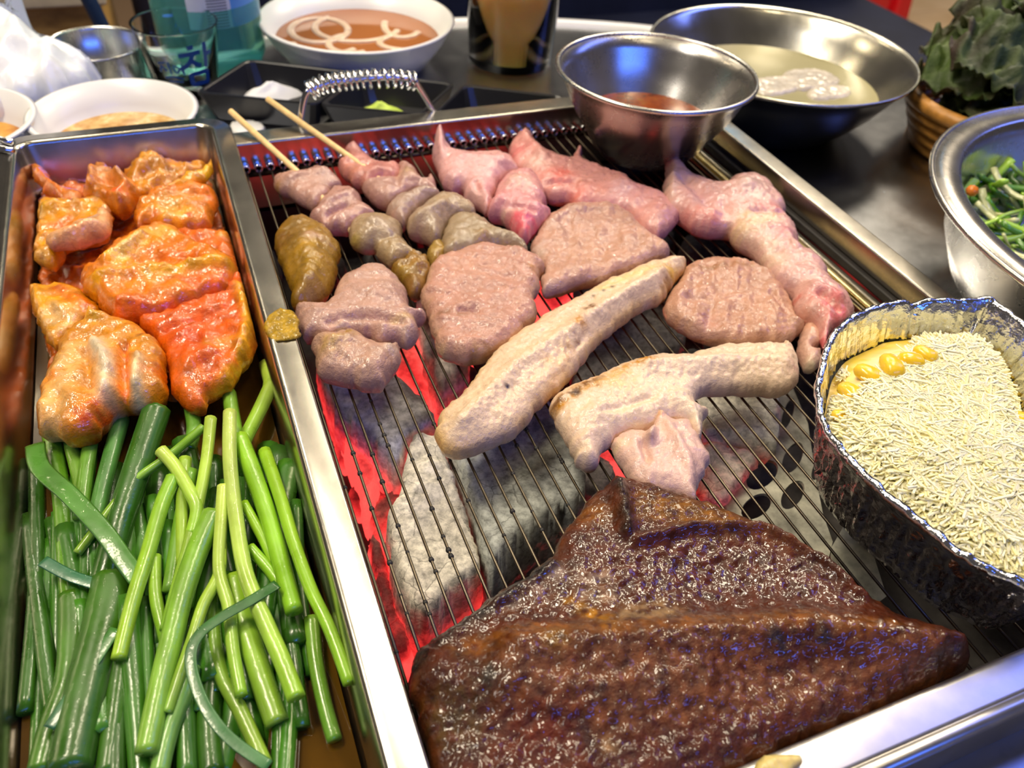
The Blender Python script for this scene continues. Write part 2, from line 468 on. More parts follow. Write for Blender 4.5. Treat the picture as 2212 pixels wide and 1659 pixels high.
# top as a ring of quads around the square grill opening
GX0, GX1, GY0, GY1 = 0.030, 0.3785, 0.0694, 0.5425    # inside of the frame
OX0, OX1, OY0, OY1 = 0.020, 0.393, 0.0538, 0.5615     # outside of the frame
def table_top():
    n = 96; vs = []; fs = []
    hx0, hx1, hy0, hy1 = OX0, OX1, OY0, OY1
    angs = sorted([2*PI*k/n for k in range(n)] + [math.atan2(y_-TC[1], x_-TC[0]) % (2*PI) for x_ in (hx0, hx1) for y_ in (hy0, hy1)]); n = len(angs)
    for a in angs:
        c, s = math.cos(a), math.sin(a)
        tx = ((hx1 if c > 0 else hx0) - TC[0])/c if abs(c) > 1e-6 else 1e9
        ty = ((hy1 if s > 0 else hy0) - TC[1])/s if abs(s) > 1e-6 else 1e9
        h = min(tx, ty)
        vs += [(TC[0]+c*h, TC[1]+s*h, TABLE), (TC[0]+c*(TR-.008), TC[1]+s*(TR-.008), TABLE), (TC[0]+c*TR, TC[1]+s*TR, TABLE-.006),
               (TC[0]+c*TR, TC[1]+s*TR, TABLE-.028), (TC[0]+c*h, TC[1]+s*h, TABLE-.028)]
    for k in range(n):
        a, b2 = k*5, ((k+1) % n)*5
        for i in range(4): fs.append((a+i, a+i+1, b2+i+1, b2+i))
        fs.append((a+4, a, b2, b2+4))
    return vs, fs
vs, fs = table_top(); mesh('table_top', vs, fs, M['steel_table'], table, False)
M['trim'] = plain('pale_edge_trim', (.78, .78, .80), .35, .3)
vs, fs = [], []
for k in range(96):
    a = 2*PI*k/96
    for r, z in ((TR-.003, TABLE+.004), (TR+.008, TABLE+.004), (TR+.008, TABLE-.03), (TR-.003, TABLE-.03)):
        vs.append((TC[0]+math.cos(a)*r, TC[1]+math.sin(a)*r, z))
for k in range(96):
    for i in range(4): fs.append((k*4+i, k*4+(i+1) % 4, ((k+1) % 96)*4+(i+1) % 4, ((k+1) % 96)*4+i))
mesh('edge_trim', vs, fs, M['trim'], table)
lathe('drum_base', [(.36, FLOOR), (.36, FLOOR+.02), (.345, FLOOR+.03), (.345, TABLE-.0278), (.341, TABLE-.0278), (.341, FLOOR)], (TC[0], TC[1], 0), M['dark_iron'], table, 48, True)

# things behind the table
M['navy'] = plain('navy_vinyl', (.010, .013, .030), .45, 0, 8, .3, .1, 60)
bn = tag(empty('bench', (.7, 1.3, FLOOR)), 'dark navy padded bench standing behind the round table', 'bench')
q = MB(); q.box(-.04, 1.52, 1.02, 1.55, FLOOR+.36, FLOOR+.48); q.build('seat', M['navy'], bn, bevel=.03)
q = MB(); q.box(-.03, 1.50, 1.05, 1.55, FLOOR, FLOOR+.365); q.build('base', M['navy'], bn, bevel=.01)
q = MB(); q.box(-.04, 1.52, 1.53, 1.66, FLOOR, FLOOR+.95); q.build('backrest', M['navy'], bn, bevel=.03)
m, nt, b = new_mat('brown_wood'); vec = tex_coord(nt, (1, 1, 4)); n = add_noise(nt, vec, 7, 6, .7)
nt.links.new(ramp(nt, n.outputs[0], [(.3, (.20, .10, .025)), (.5, (.55, .31, .07)), (.7, (.75, .48, .13))]), b.inputs['Base Color']); setp(b, Roughness=.5)
M['wood'] = m
M['pale_wood'] = plain('pale_wood', (.50, .42, .28), .5, 0, 9, .3)
wb = tag(empty('wooden_counter', (-.6, 1.4, FLOOR)), 'brown wooden counter with a pale top behind the steel cup', 'counter')
q = MB(); q.box(-1.5, -.070, 1.25, 1.60, FLOOR, -.1065); q.build('body', M['wood'], wb, bevel=.004)
q = MB(); q.box(-1.52, -.062, 1.235, 1.62, -.106, -.084); q.build('seat', M['pale_wood'], wb, bevel=.004)
M['blue_paint'] = plain('dark_blue_paint', (.008, .03, .075), .4)
a0 = WY(172, -40, .96); a1 = WY(218, 52, .96)
dirv = (a1 - a0)
st = tag(empty('stool_leg', (a1.x, .96, FLOOR)), 'dark blue slanted chair leg in front of the wooden bench', 'chair leg')
low = a1 + dirv*((FLOOR - a1.z)/dirv.z)
tube('leg', [a0 - dirv*0.6, a0, a1, low], .0075, M['blue_paint'], st, 12, up=(0, 1, 0))
tube('rubber_foot', [low + (a1-low)*.04, low], .010, M['black_plastic'], st, 12, up=(0, 1, 0))
M['red'] = plain('glossy_red_plastic', (.55, .006, .012), .18)
rs = tag(empty('red_stool', (2.42, 2.55, FLOOR)), 'glossy red plastic stool on the beige floor tiles', 'stool')
q = MB(); q.box(2.26, 2.58, 2.40, 2.72, FLOOR+.42, FLOOR+.46); q.build('seat', M['red'], rs, bevel=.012)
for sx in (-1, 1):
    for sy in (-1, 1):
        q = MB(); cx_, cy_ = 2.42+sx*.125, 2.56+sy*.125; k = .03
        q.add([(cx_+sx*k-.035, cy_+sy*k-.035, FLOOR), (cx_+sx*k+.035, cy_+sy*k-.035, FLOOR), (cx_+sx*k+.035, cy_+sy*k+.035, FLOOR), (cx_+sx*k-.035, cy_+sy*k+.035, FLOOR),
               (cx_-.035, cy_-.035, FLOOR+.43), (cx_+.035, cy_-.035, FLOOR+.43), (cx_+.035, cy_+.035, FLOOR+.43), (cx_-.035, cy_+.035, FLOOR+.43)],
              [(3,2,1,0),(4,5,6,7),(0,1,5,4),(1,2,6,5),(2,3,7,6),(3,0,4,7)])
        q.build('leg', M['red'], rs, bevel=.01)
for s_ in (-1, 1):
    q = MB(); q.box(2.30, 2.54, 2.56+s_*.150-.006, 2.56+s_*.150+.006, FLOOR+.10, FLOOR+.42); q.build('apron', M['red'], rs, bevel=.004)
    q = MB(); q.box(2.42+s_*.150-.006, 2.42+s_*.150+.006, 2.44, 2.68, FLOOR+.10, FLOOR+.42); q.build('apron', M['red'], rs, bevel=.004)

# ------------------------------------------------------------------ the grill
RAIL = 0.020
grill = tag(empty('charcoal_grill', (.2, .3, -.12)), 'built-in charcoal grill with a stainless steel frame and thin parallel wires', 'grill')
def rail(name, x0, x1, y0, y1, z1=RAIL, depth=.055, mat='steel_frame', bevel=.0016):
    q = MB(); q.box(x0, x1, y0, y1, z1-depth, z1); return q.build(name, M[mat], grill, bevel=bevel)
rail('frame_rail', OX0, OX1, GY1, OY1)
rail('frame_rail', GX1, OX1, OY0, GY1)
rail('frame_rail', OX0, OX1, OY0, GY0, mat='steel_front', bevel=.003)
rail('frame_rail', OX0, GX0-.0005, GY0, GY1)
tube('rail_bead', [(OX0, OY0-.001, RAIL-.002), (OX1, OY0-.001, RAIL-.002)], .0032, M['steel_front'], grill, 12)
# fire box below
q = MB()
zb = -.105
q.box(GX0-.004, GX0, GY0, GY1, zb, RAIL-.05); q.box(GX1, GX1+.004, GY0, GY1, zb, RAIL-.05)
q.box(GX0-.004, GX1+.004, GY0-.004, GY0, zb, RAIL-.05); q.box(GX0-.004, GX1+.004, GY1, GY1+.004, zb, RAIL-.05)
q.box(GX0-.004, GX1+.004, GY0-.004, GY1+.004, zb-.004, zb)
q.build('fire_box', M['dark_iron'], grill)
# side ledge bars on the right, heat-tinted
for x0, x1, z1, mm in ((.3555, .3600, -.0006, 'gold_bar'), (.3610, .3665, .0004, 'gold_bar'), (.3675, .3725, .0000, 'steel_tray'), (.3735, .3783, .0055, 'dark_iron')):
    q = MB(); q.box(x0, x1, GY0+.002, GY1-.002, z1-.006, z1); q.build('ledge_bar', M[mm], grill, bevel=.0012)
# wires
grate = tag(empty('grill_grate', (.2, .3, 0)), 'removable grate of thin parallel steel wires with spring clips at the back', 'grate')
WR = .00068; PITCH = .00831; X0 = .0413 - PITCH
wire0 = None
vs, fs = tube_geo([(0, GY0+.001, 0), (0, .20, 0), (0, .40, 0), (0, GY1-.012, 0), (0, GY1-.006, .003)], WR, 8)
NW = 40
for i in range(NW):
    x = X0 + PITCH*i
    if wire0 is None: w_ = wire0 = mesh('wire', vs, fs, M['wire'], grate)
    else:
        w_ = wire0.copy(); COL.objects.link(w_)
    w_.location = (x, 0, 0)
clip0 = None
cv, cf = [], []
prof = [(.0027, 0), (.0031, .0006), (.0028, .0018), (.0031, .0030), (.0028, .0042), (.0031, .0054), (.0026, .0072)]
v1, f1 = lathe_geo([(.0019, .004), (.0019, -.0002)] + [(r, z) for r, z in prof] , (0, 0, 0), 14)
cv = [(x, GY1-.0075+z, .0042+y) for x, y, z in v1]; cf = f1[:-2]
cf = cf + [tuple(range(14))]
for i in range(NW):
    if clip0 is None: c_ = clip0 = mesh('spring_clip', cv, cf, M['chrome'], grate)
    else: c_ = clip0.copy(); COL.objects.link(c_)
    c_.location = (X0 + PITCH*i, 0, 0)
for yy in (GY1-.003, GY0+.002):
    tube('cross_bar', [(GX0-.0003, yy, -.0022), (.3556, yy, -.0022)], .0016, M['wire'], grate, 10)
# burnt-on beads
bv, bf = [], []
for k in range(90):
    i = rng.integers(0, 14); x = X0 + PITCH*i; y = rng.uniform(.13, .30); r = rng.uniform(.0008, .0014)
    g, h = lathe_geo([(0, -r*1.3), (r*.8, -r*.7), (r, 0), (r*.8, r*.7), (0, r*1.3)], (0, 0, 0), 7)
    nb = len(bv); bv += [(x+a, y+c, bb*.9) for a, bb, c in g]; bf += [tuple(nb+j for j in f) for f in h if len(set(f)) > 2]
o = mesh('burnt_bead', bv, bf, M['dark_iron'], grate); o['kind'] = 'stuff'
# spring handle at the back of the frame
hd = tag(empty('spring_handle', (.13, .57, RAIL)), 'chrome wire handle wrapped with a coil spring behind the grill', 'handle')
hp = [W(648, 268, .004), W(655, 235, .016), W(668, 200, .030), W(690, 183, .040), W(740, 172, .044), W(790, 167, .045), W(850, 165, .044),
      W(893, 172, .040), W(905, 190, .033), W(925, 220, .020), W(945, 248, .006)]
yb = .5636
hp = []
for (u, v, lean) in ((648, 272, 0), (652, 240, .002), (660, 205, .004), (676, 190, .005), (730, 175, .006), (790, 169, .006), (850, 167, .006), (892, 172, .005), (906, 190, .004), (926, 222, .002), (944, 252, 0)):
    hp.append(WY(u, v, yb + lean))
hp = catmull([tuple(p) for p in hp], 5)
hw = tube('handle_wire', hp, .0024, M['chrome'], hd, 10, up=(0, 1, 0))
core = catmull([tuple(WY(u, v, yb+.006)) for u, v in ((668, 196), (700, 182), (745, 175), (790, 171), (850, 169), (896, 176))], 30)
core = [Vector(c) for c in core]
coil = []
TURN = 17
for i, p in enumerate(core):
    t = (core[min(i+1, len(core)-1)] - core[max(i-1, 0)]).normalized()
    e1 = Vector((0, 1, 0)); e2 = t.cross(e1).normalized()
    a = 2*PI*TURN*i/len(core)
    coil.append(p + (e1*math.cos(a) + e2*math.sin(a))*.0062)
tube('coil_spring', coil, .00115, M['chrome'], hw, 7)

# ------------------------------------------------------------------ charcoal
m, nt, b = new_mat('charcoal_ash')
vec = tex_coord(nt)
at = nt.nodes.new('ShaderNodeAttribute'); at.attribute_name = 'ember'
ac = nt.nodes.new('ShaderNodeAttribute'); ac.attribute_name = 'Col'
n = add_noise(nt, vec, 240, 7, .7); n2 = add_noise(nt, vec, 45, 5, .6)
vo = nt.nodes.new('ShaderNodeTexVoronoi'); vo.feature = 'DISTANCE_TO_EDGE'; vo.inputs['Scale'].default_value = 75
dist = nt.nodes.new('ShaderNodeVectorMath'); dist.operation = 'MULTIPLY_ADD'
dist.inputs[1].default_value = (.012, .012, .012)
nt.links.new(n2.outputs['Color'], dist.inputs[0]); nt.links.new(vec, dist.inputs[2]); nt.links.new(dist.outputs[0], vo.inputs['Vector'])
crack = ramp(nt, vo.outputs['Distance'], [(.0, (.40,)*3), (.03, (1, 1, 1))])
crack = mixc(nt, ramp(nt, n2.outputs[0], [(.42, (0, 0, 0)), (.58, (1, 1, 1))]), (1.0, 1.0, 1.0), crack)
shade = ramp(nt, n.outputs[0], [(.30, (.35,)*3), (.62, (1.1,)*3)])
c = mixc(nt, 1.0, ac.outputs['Color'], shade, 'MULTIPLY'); c = mixc(nt, 1.0, c, crack, 'MULTIPLY')
nt.links.new(c, b.inputs['Base Color']); setp(b, Roughness=.9)
b.inputs['Specular IOR Level'].default_value = .15
hm = nt.nodes.new('ShaderNodeMath'); hm.operation = 'MULTIPLY_ADD'
nt.links.new(n2.outputs[0], hm.inputs[0]); hm.inputs[1].default_value = 1.3; hm.inputs[2].default_value = -.65
hs = nt.nodes.new('ShaderNodeMath'); hs.operation = 'ADD'; nt.links.new(at.outputs['Fac'], hs.inputs[0]); nt.links.new(hm.outputs[0], hs.inputs[1])
h2 = nt.nodes.new('ShaderNodeMath'); h2.operation = 'MULTIPLY_ADD'; nt.links.new(n.outputs[0], h2.inputs[0]); h2.inputs[1].default_value = .5; nt.links.new(hs.outputs[0], h2.inputs[2])
hs = nt.nodes.new('ShaderNodeMath'); hs.operation = 'MULTIPLY_ADD'; nt.links.new(h2.outputs[0], hs.inputs[0]); hs.inputs[1].default_value = .62; hs.inputs[2].default_value = -.155
em = ramp(nt, hs.outputs[0], [(.16, (0, 0, 0)), (.36, (.10, .002, .003)), (.56, (.55, .018, .018)), (.82, (1.0, .07, .06))])
nt.links.new(em, b.inputs['Emission Color']); b.inputs['Emission Strength'].default_value = 1.15
bump(nt, b, n.outputs[0], .6, .0012)
M['coal'] = m
ZC = -.088
def coal(outline, top, base=(.42, .41, .39), hot=.5, seed=0, R=.007, spots=(), label=None, bumps=(), noise=.0022, tilt=(0, 0), glow=0.0, zc=None):
    zc = ZC if zc is None else zc
    th = top - zc
    def heat(p, z, d):
        s = np.clip((top - z - .003)/.014, 0, 1)
        return glow + .62*hot*s + .25*hot*np.exp(-(d/.005)**2)
    return tag(blob('charcoal', outline, th, zc, M['coal'], None, R, .0026, bumps, spots, base, noise, 90, .0018, seed, heat=heat, power=3.2, tilt=tilt, sat=1, mul=1),
               label, 'charcoal', 'charcoal burning under the grate')
P1 = zoomed(650, 700, 2.765)
coal(P1([(100,330),(300,420),(420,400),(560,480),(680,560),(790,690),(830,740),(700,850),(640,920),(600,1010),(560,1035),(500,970),(440,900),(330,800),(230,700),(160,560)]), -.030, (.66,.65,.66), 1.15, 1,
     label='ash-grey charcoal lump with a red-hot point, left end of the fire')
coal(P1([(660,870),(720,850),(860,860),(880,960),(960,1200),(1020,1380),(1080,1560),(1060,1680),(900,1800),(760,1950),(640,1900),(560,1700),(520,1500),(500,1350),(560,1250),(600,1050)]), -.026, (.84,.78,.66), .95, 2,
     label='pale cracked charcoal block with a checkered ash surface beside the tray', spots=[((890,1380),80,(.30,.20,.17),.7)])
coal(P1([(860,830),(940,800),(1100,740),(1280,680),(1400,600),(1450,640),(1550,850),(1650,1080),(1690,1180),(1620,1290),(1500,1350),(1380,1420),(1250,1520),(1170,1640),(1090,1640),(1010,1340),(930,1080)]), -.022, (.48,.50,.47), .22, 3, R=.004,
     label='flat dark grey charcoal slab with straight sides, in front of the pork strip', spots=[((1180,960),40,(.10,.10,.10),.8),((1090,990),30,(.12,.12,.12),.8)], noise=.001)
coal(P1([(690,0),(760,-60),(900,60),(1000,200),(1000,380),(960,470),(830,560),(770,470),(720,300)]), -.032, (.78,.72,.68), 1.0, 4, label='light ash-covered charcoal piece under the round pork slice')
coal(P1([(480,330),(620,140),(690,150),(740,350),(800,600),(740,640),(640,520),(540,450)]), -.050, (.20,.12,.10), 2.1, 5, glow=0.75, label='glowing red charcoal piece under the folded pork')
coal(P1([(230,740),(340,830),(440,920),(470,1020),(420,1180),(380,1220),(330,1000)]), -.050, (.2,.12,.1), 2.0, 6, glow=0.75, label='glowing red charcoal piece beside the steel tray')
coal(P1([(420,1180),(600,1040),(640,1100),(560,1300),(440,1380)]), -.058, (.12,.08,.07), 1.5, 7, glow=0.5, label='small red and black charcoal piece between two ash lumps')
coal(P1([(400,1320),(500,1400),(560,1600),(640,1850),(700,2000),(560,2080),(480,1900),(420,1600)]), -.052, (.30,.16,.15), 1.25, 8, glow=0.34, label='dull red charcoal lump along the left frame')
coal(P1([(1000,200),(1150,180),(1130,260),(1040,380),(980,330)]), -.052, (.25,.14,.12), 2.0, 9, glow=0.75, label='red charcoal piece peeping out beside the long pork strip')
P2 = zoomed(1300, 700, 2.425)
coal(P2([(480,400),(560,370),(720,370),(860,390),(930,420),(935,520),(920,640),(880,705),(760,650),(640,640),(530,640),(500,520)]), -.0275, (.78,.75,.64), .75, 10, zc=-.0452, label='pale charcoal lump under the pork belly end')
coal(P2([(500,660),(620,640),(780,690),(820,740),(720,860),(640,950),(600,980),(520,940),(470,800)]), -.0335, (.66,.56,.48), .9, 11, zc=-.0452, glow=0.22, label='charcoal lump with a red band beside the perforated plate')
coal(P2([(-100,760),(0,740),(120,780),(150,830),(60,860),(-60,850)]), -.052, (.2,.1,.09), 2.2, 12, glow=0.75, label='red charcoal piece under the pork belly flap')
coal([(1150,640),(1200,630),(1240,660),(1200,720),(1160,700)], -.050, (.3,.15,.13), 2.0, 13, glow=0.75, label='red charcoal piece between two round pork slices')
coal([(1290,720),(1420,690),(1480,760),(1400,850),(1250,900),(1230,830)], -.046, (.16,.15,.16), .6, 14, label='blackish charcoal lump between the two long pork pieces', spots=[((1420,720),30,(.4,.38,.35),.6)])
coal([(1190,930),(1260,1000),(1330,1060),(1290,1120),(1220,1080),(1170,1000)], -.050, (.30,.27,.25), .8, 15, label='brown-grey charcoal piece beside the dark slab')
k_ = 0
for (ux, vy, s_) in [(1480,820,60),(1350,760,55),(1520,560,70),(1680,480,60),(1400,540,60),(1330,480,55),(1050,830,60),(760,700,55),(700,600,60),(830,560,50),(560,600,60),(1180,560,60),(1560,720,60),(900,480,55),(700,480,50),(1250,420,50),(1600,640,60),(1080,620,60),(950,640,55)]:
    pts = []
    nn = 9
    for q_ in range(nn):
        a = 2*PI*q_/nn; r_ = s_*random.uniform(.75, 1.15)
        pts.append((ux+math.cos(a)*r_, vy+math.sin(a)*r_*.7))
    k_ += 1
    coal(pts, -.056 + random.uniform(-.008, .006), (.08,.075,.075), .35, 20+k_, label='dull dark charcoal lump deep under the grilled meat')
# bed of ash below everything and the perforated plate
k_ = 0
for (u, v, r_) in [(745,880,34),(760,990,34),(800,1090,40),(850,1180,36),(830,1290,40),(890,1400,40),(1010,1390,26),(950,960,34),(870,770,30),(930,880,34),(1010,800,34),(1200,690,34),(1310,1030,36),(1400,1010,30),(1100,700,30),(1380,700,30)]:
    k_ += 1
    coal([(u+r_*1.2*math.cos(a)*random.uniform(.75, 1.2), v+r_*math.sin(a)*random.uniform(.75, 1.2)) for a in np.linspace(0, 2*PI, 8)[:-1]], -.066+random.uniform(-.006, .006), (.10,.06,.05), 1.2, 50+k_, glow=random.uniform(.45, .8), label='small glowing ember between the larger charcoal lumps')
M['ash'] = plain('ash_bed', (.05, .045, .042), .95, 0, 60, .6, .5, 150)
q = MB(); q.box(GX0, GX1, GY0, GY1, zb, -.086); q.build('ash_bed', M['ash'], grill)
M['plate'] = plain('ash_dusted_plate', (.40, .39, .31), .8, .1, 70, .6, .6, 260)
def perforated():
    zp = -.045
    out = [W(u, v, zp)[:2] for u, v in P2([(480,400),(760,330),(1000,330),(1080,520),(1120,800),(1160,1000),(1210,1140),(1180,1260),(1040,1180),(900,1120),(760,1060),(600,1000)])]
    holes = [(810,955,82,70),(1000,895,62,78),(840,790,85,80),(1000,700,55,85),(975,470,30,85),(640,1070,50,35),(1130,760,30,60),(820,420,40,40)]
    loops = [[Vector(p) for p in out]]
    for (hx, hy, rx, ry) in holes:
        lp = []
        for k in range(20):
            a = 2*PI*k/20
            (u, v), = P2([(hx+rx*math.cos(a)*.95-ry*math.sin(a)*.25, hy+ry*math.sin(a)*.95+rx*math.cos(a)*-.2)])
            lp.append(Vector(W(u, v, zp)[:2]))
        loops.append(lp)
    vs, faces = [], []
    for lp in loops:
        n0 = len(vs); vs += lp; faces.append(list(range(n0, n0+len(lp))))
    o = geometry.delaunay_2d_cdt(vs, [], faces, 1, 1e-7)
    V = [tuple(v) for v in o[0]]; keep = []
    hl = [np.array([tuple(v) for v in lp]) for lp in loops[1:]]
    for f in o[2]:
        c = np.mean([V[i] for i in f], 0)[None]
        if not any(inside(c, h)[0] for h in hl): keep.append(f)
    ob = mesh('perforated_plate', [(x, y, zp) for x, y in V], keep, M['plate'], grill, False)
    md = ob.modifiers.new('thick', 'SOLIDIFY'); md.thickness = .002
perforated()
q = MB(); a = [W(u, v, -.042) for u, v in P2([(1210,1180),(1290,1040),(1330,1070),(1420,1230),(1480,1420),(1400,1480),(1340,1400)])]
q.add([tuple(p) for p in a] + [(p.x, p.y, p.z-.012) for p in a], [tuple(range(7))] + [(i, (i+1) % 7, (i+1) % 7+7, i+7) for i in range(7)])
q.build('support_bracket', M['plate'], grill, bevel=.001)

# ------------------------------------------------------------------ meat on the grate
G0 = WR*0.6
PINK, RAW, TAN, FAT, BROWN, CHAR = (.74, .40, .36), (.72, .16, .17), (.58, .34, .26), (.86, .68, .50), (.34, .15, .05), (.03, .017, .012)
MAUVE = (.50, .30, .30); GREY = (.46, .34, .22); GOLD = (.62, .36, .10)
def stick_path(tip, mid, end, z_mid, z_end):
    """a straight stick from the meat over the back rail's inner edge, its free end where the photo shows it"""
    m_ = W(*mid, z_mid); z0 = .02
    for _ in range(60):
        t_ = W(*tip, z0); f_ = (GY1-.001 - m_.y)/(t_.y - m_.y); z_at = m_.z + (t_.z-m_.z)*f_
        z0 += (RAIL + .0024 - z_at)*.6
    return [W(*tip, z0), m_, W(*end, z_end)]
STICK1 = stick_path((498, 240), (655, 383), (760, 500), .012, .009); STICK2 = stick_path((578, 214), (782, 358), (960, 500), .013, .010)
# first skewer
sk = tag(empty('meat_skewer', W(640, 420, 0)), 'bamboo skewer with pinkish grey gizzard chunks, its stick end above the tray corner', 'skewer')
tube('stick', STICK1, .0021, M['wood_stick'], sk, 10)
blob('meat_chunk', Z7([(85,410),(100,385),(170,370),(260,360),(340,335),(420,345),(480,390),(495,430),(440,450),(420,500),(370,545),(320,555),(250,520),(180,470),(120,455)]), .015, G0, M['meat'], sk, .009,
     base=(.53,.32,.26), spots=[(Z7([(100,410)])[0],14,(.40,.22,.10),.8),(Z7([(300,480)])[0],26,(.50,.30,.25),.7),(Z7([(430,380)])[0],18,(.62,.42,.36),.8)], bumps=[(Z7([(200,390),(400,360)]),14,.003)], seed=31)
blob('meat_chunk', Z7([(300,620),(340,570),(400,500),(440,460),(500,460),(580,465),(605,500),(620,540),(680,580),(700,610),(620,650),(540,690),(480,690),(390,680),(350,650)]), .017, G0, M['meat'], sk, .010,
     base=(.52,.30,.25), spots=[(Z7([(560,560)])[0],24,(.60,.38,.32),.7)], bumps=[(Z7([(390,640),(420,600),(520,560)]),8,-.004),(Z7([(420,540),(560,480)]),14,.003)], seed=32)
blob('meat_chunk', Z7([(540,700),(550,660),(600,625),(680,618),(760,630),(830,660),(860,690),(855,740),(890,790),(940,830),(990,850),(960,880),(900,860),(850,880),(790,900),(740,870),(700,830),(690,800),(620,800),(560,775),(540,740)]), .017, G0, M['meat'], sk, .010,
     base=(.44,.32,.20), spots=[(Z7([(560,740)])[0],16,(.46,.34,.12),.8),(Z7([(720,690)])[0],30,(.50,.38,.30),.7),(Z7([(840,850)])[0],24,(.38,.26,.12),.7)], bumps=[(Z7([(680,680)])[0],30,.005),(Z7([(700,760),(800,740)]),8,-.003)], seed=33)
blob('meat_chunk', Z7([(790,930),(830,890),(890,850),(940,840),(1000,860),(1020,900),(1030,950),(1000,990),(990,1040),(960,1080),(910,1085),(880,1050),(850,990),(810,960)]), .015, G0, M['meat'], sk, .008,
     base=(.30,.17,.06), vary=.35, noise=.003, nscale=160, spots=[(Z7([(860,930)])[0],18,(.48,.32,.10),.8),(Z7([(950,1040)])[0],18,(.16,.08,.04),.7)], seed=34)
# browned chunk beside it
tag(blob('grilled_chunk', Z7([(95,740),(120,690),(170,650),(230,635),(290,630),(340,660),(400,690),(440,730),(480,790),(490,830),(470,870),(465,940),(450,990),(420,1050),(380,1100),(320,1135),(260,1150),(210,1140),(190,1100),(185,1040),(150,960),(110,850)]), .022, G0, M['meat'], None, .014,
     base=(.30,.17,.045), vary=.4, noise=.002, spots=[(Z7([(320,770)])[0],16,(.60,.40,.30),.9),(Z7([(310,840),(330,950)]),26,(.50,.30,.04),.7),(Z7([(130,750)])[0],26,(.22,.10,.03),.7),(Z7([(330,1060)])[0],30,(.22,.13,.07),.7)],
     bumps=[(Z7([(300,780),(320,1000)]),26,.003)], seed=35), 'browned glossy grilled gizzard lump beside the steel tray', 'meat', 'meat on the grate')
# second skewer
sk = tag(empty('meat_skewer', W(850, 430, 0)), 'bamboo skewer with a row of overlapping gizzard slices, pink to grey', 'skewer')
tube('stick', STICK2, .0021, M['wood_stick'], sk, 10)
blob('meat_chunk', Z7([(470,310),(500,280),(540,270),(510,230),(550,185),(590,195),(630,240),(690,290),(740,310),(820,310),(850,330),(830,400),(700,420),(640,440),(600,415),(550,400),(530,370),(490,350)]), .016, G0, M['meat'], sk, .009,
     base=(.60,.28,.24), spots=[(Z7([(600,220)])[0],20,(.46,.24,.22),.7),(Z7([(560,330)])[0],22,(.68,.32,.24),.7)], bumps=[(Z7([(540,290),(640,310)]),9,-.003),(Z7([(700,350)])[0],20,.003)], seed=36, shape=upright(.522, .534))
blob('meat_chunk', Z7([(620,430),(700,410),(820,390),(830,310),(890,310),(930,340),(970,390),(990,420),(1020,375),(1050,395),(1055,440),(1080,490),(1000,480),(930,470),(860,510),(780,545),(720,530),(650,480)]), .018, G0, M['meat'], sk, .010,
     base=(.54,.33,.28), spots=[(Z7([(890,360)])[0],22,(.60,.42,.28),.8),(Z7([(780,480)])[0],30,(.52,.33,.27),.7),(Z7([(720,360)])[0],20,(.64,.32,.26),.7)], bumps=[(Z7([(840,330),(820,430)]),9,-.003),(Z7([(900,380)])[0],20,.003)], seed=37)
blob('meat_chunk', Z7([(755,590),(790,545),(860,500),(950,475),(1040,470),(1090,490),(1060,520),(1000,540),(950,590),(900,630),(870,660),(800,635)]), .019, G0+.001, M['meat'], sk, .009,
     base=(.46,.32,.25), spots=[(Z7([(800,600)])[0],20,(.52,.32,.26),.8)], seed=38)
blob('meat_chunk', Z7([(875,680),(900,630),(960,580),(1040,520),(1100,505),(1200,520),(1280,560),(1300,610),(1260,625),(1200,620),(1130,660),(1100,700),(1080,750),(1040,755),(970,725),(910,705)]), .021, G0+.001, M['meat'], sk, .011,
     base=(.44,.32,.22), spots=[(Z7([(1060,540)])[0],24,(.52,.40,.28),.8),(Z7([(930,680)])[0],20,(.46,.30,.26),.7)], bumps=[(Z7([(930,640),(1100,560)]),16,.003)], seed=39)
blob('meat_chunk', Z7([(1090,760),(1110,690),(1150,630),(1230,620),(1300,620),(1370,660),(1420,700),(1500,730),(1560,760),(1600,800),(1590,830),(1500,810),(1430,800),(1330,810),(1230,840),(1150,850),(1100,830)]), .019, G0+.001, M['meat'], sk, .011,
     base=(.40,.30,.20), noise=.002, spots=[(Z7([(1500,760)])[0],30,(.30,.21,.15),.7),(Z7([(1340,740)])[0],14,(.60,.42,.24),.8)], bumps=[(Z7([(1340,740)])[0],12,.004)], seed=40)
blob('meat_chunk', Z7([(1000,830),(1040,770),(1080,760),(1120,800),(1130,850),(1080,890),(1040,900),(1000,870)]), .015, G0, M['meat'], sk, .008, base=(.44,.29,.11), vary=.3, noise=.0025, nscale=150, seed=41)
# raw strips
MG = 'meat on the grate'
tag(blob('pork_strip', Z7([(1030,230),(1050,170),(1050,120),(1080,80),(1105,110),(1110,160),(1150,220),(1200,250),(1300,260),(1420,255),(1490,275),(1540,320),(1560,360),(1500,380),(1430,420),(1400,490),(1390,540),(1360,580),(1300,530),(1230,490),(1220,440),(1150,440),(1090,400),(1070,330),(1040,270)]), .021, G0, M['skin'], None, .012,
     base=(.74,.44,.42), spots=[(Z7([(1080,140)])[0],22,(.80,.56,.52),.8),(Z7([(1450,320)])[0],30,(.66,.38,.38),.6),(Z7([(1310,440)])[0],18,(.66,.30,.28),.7),(Z7([(1260,470)])[0],18,(.80,.56,.44),.7)],
     bumps=[(Z7([(1080,100),(1070,250)]),10,.006),(Z7([(1220,280),(1440,300)]),18,.003),(Z7([(1290,420),(1330,500)]),8,-.003)], seed=42, shape=upright(.520, .534)), 'raw pale pink pork piece with a pointed upright tip near the spring clips', 'meat', MG)
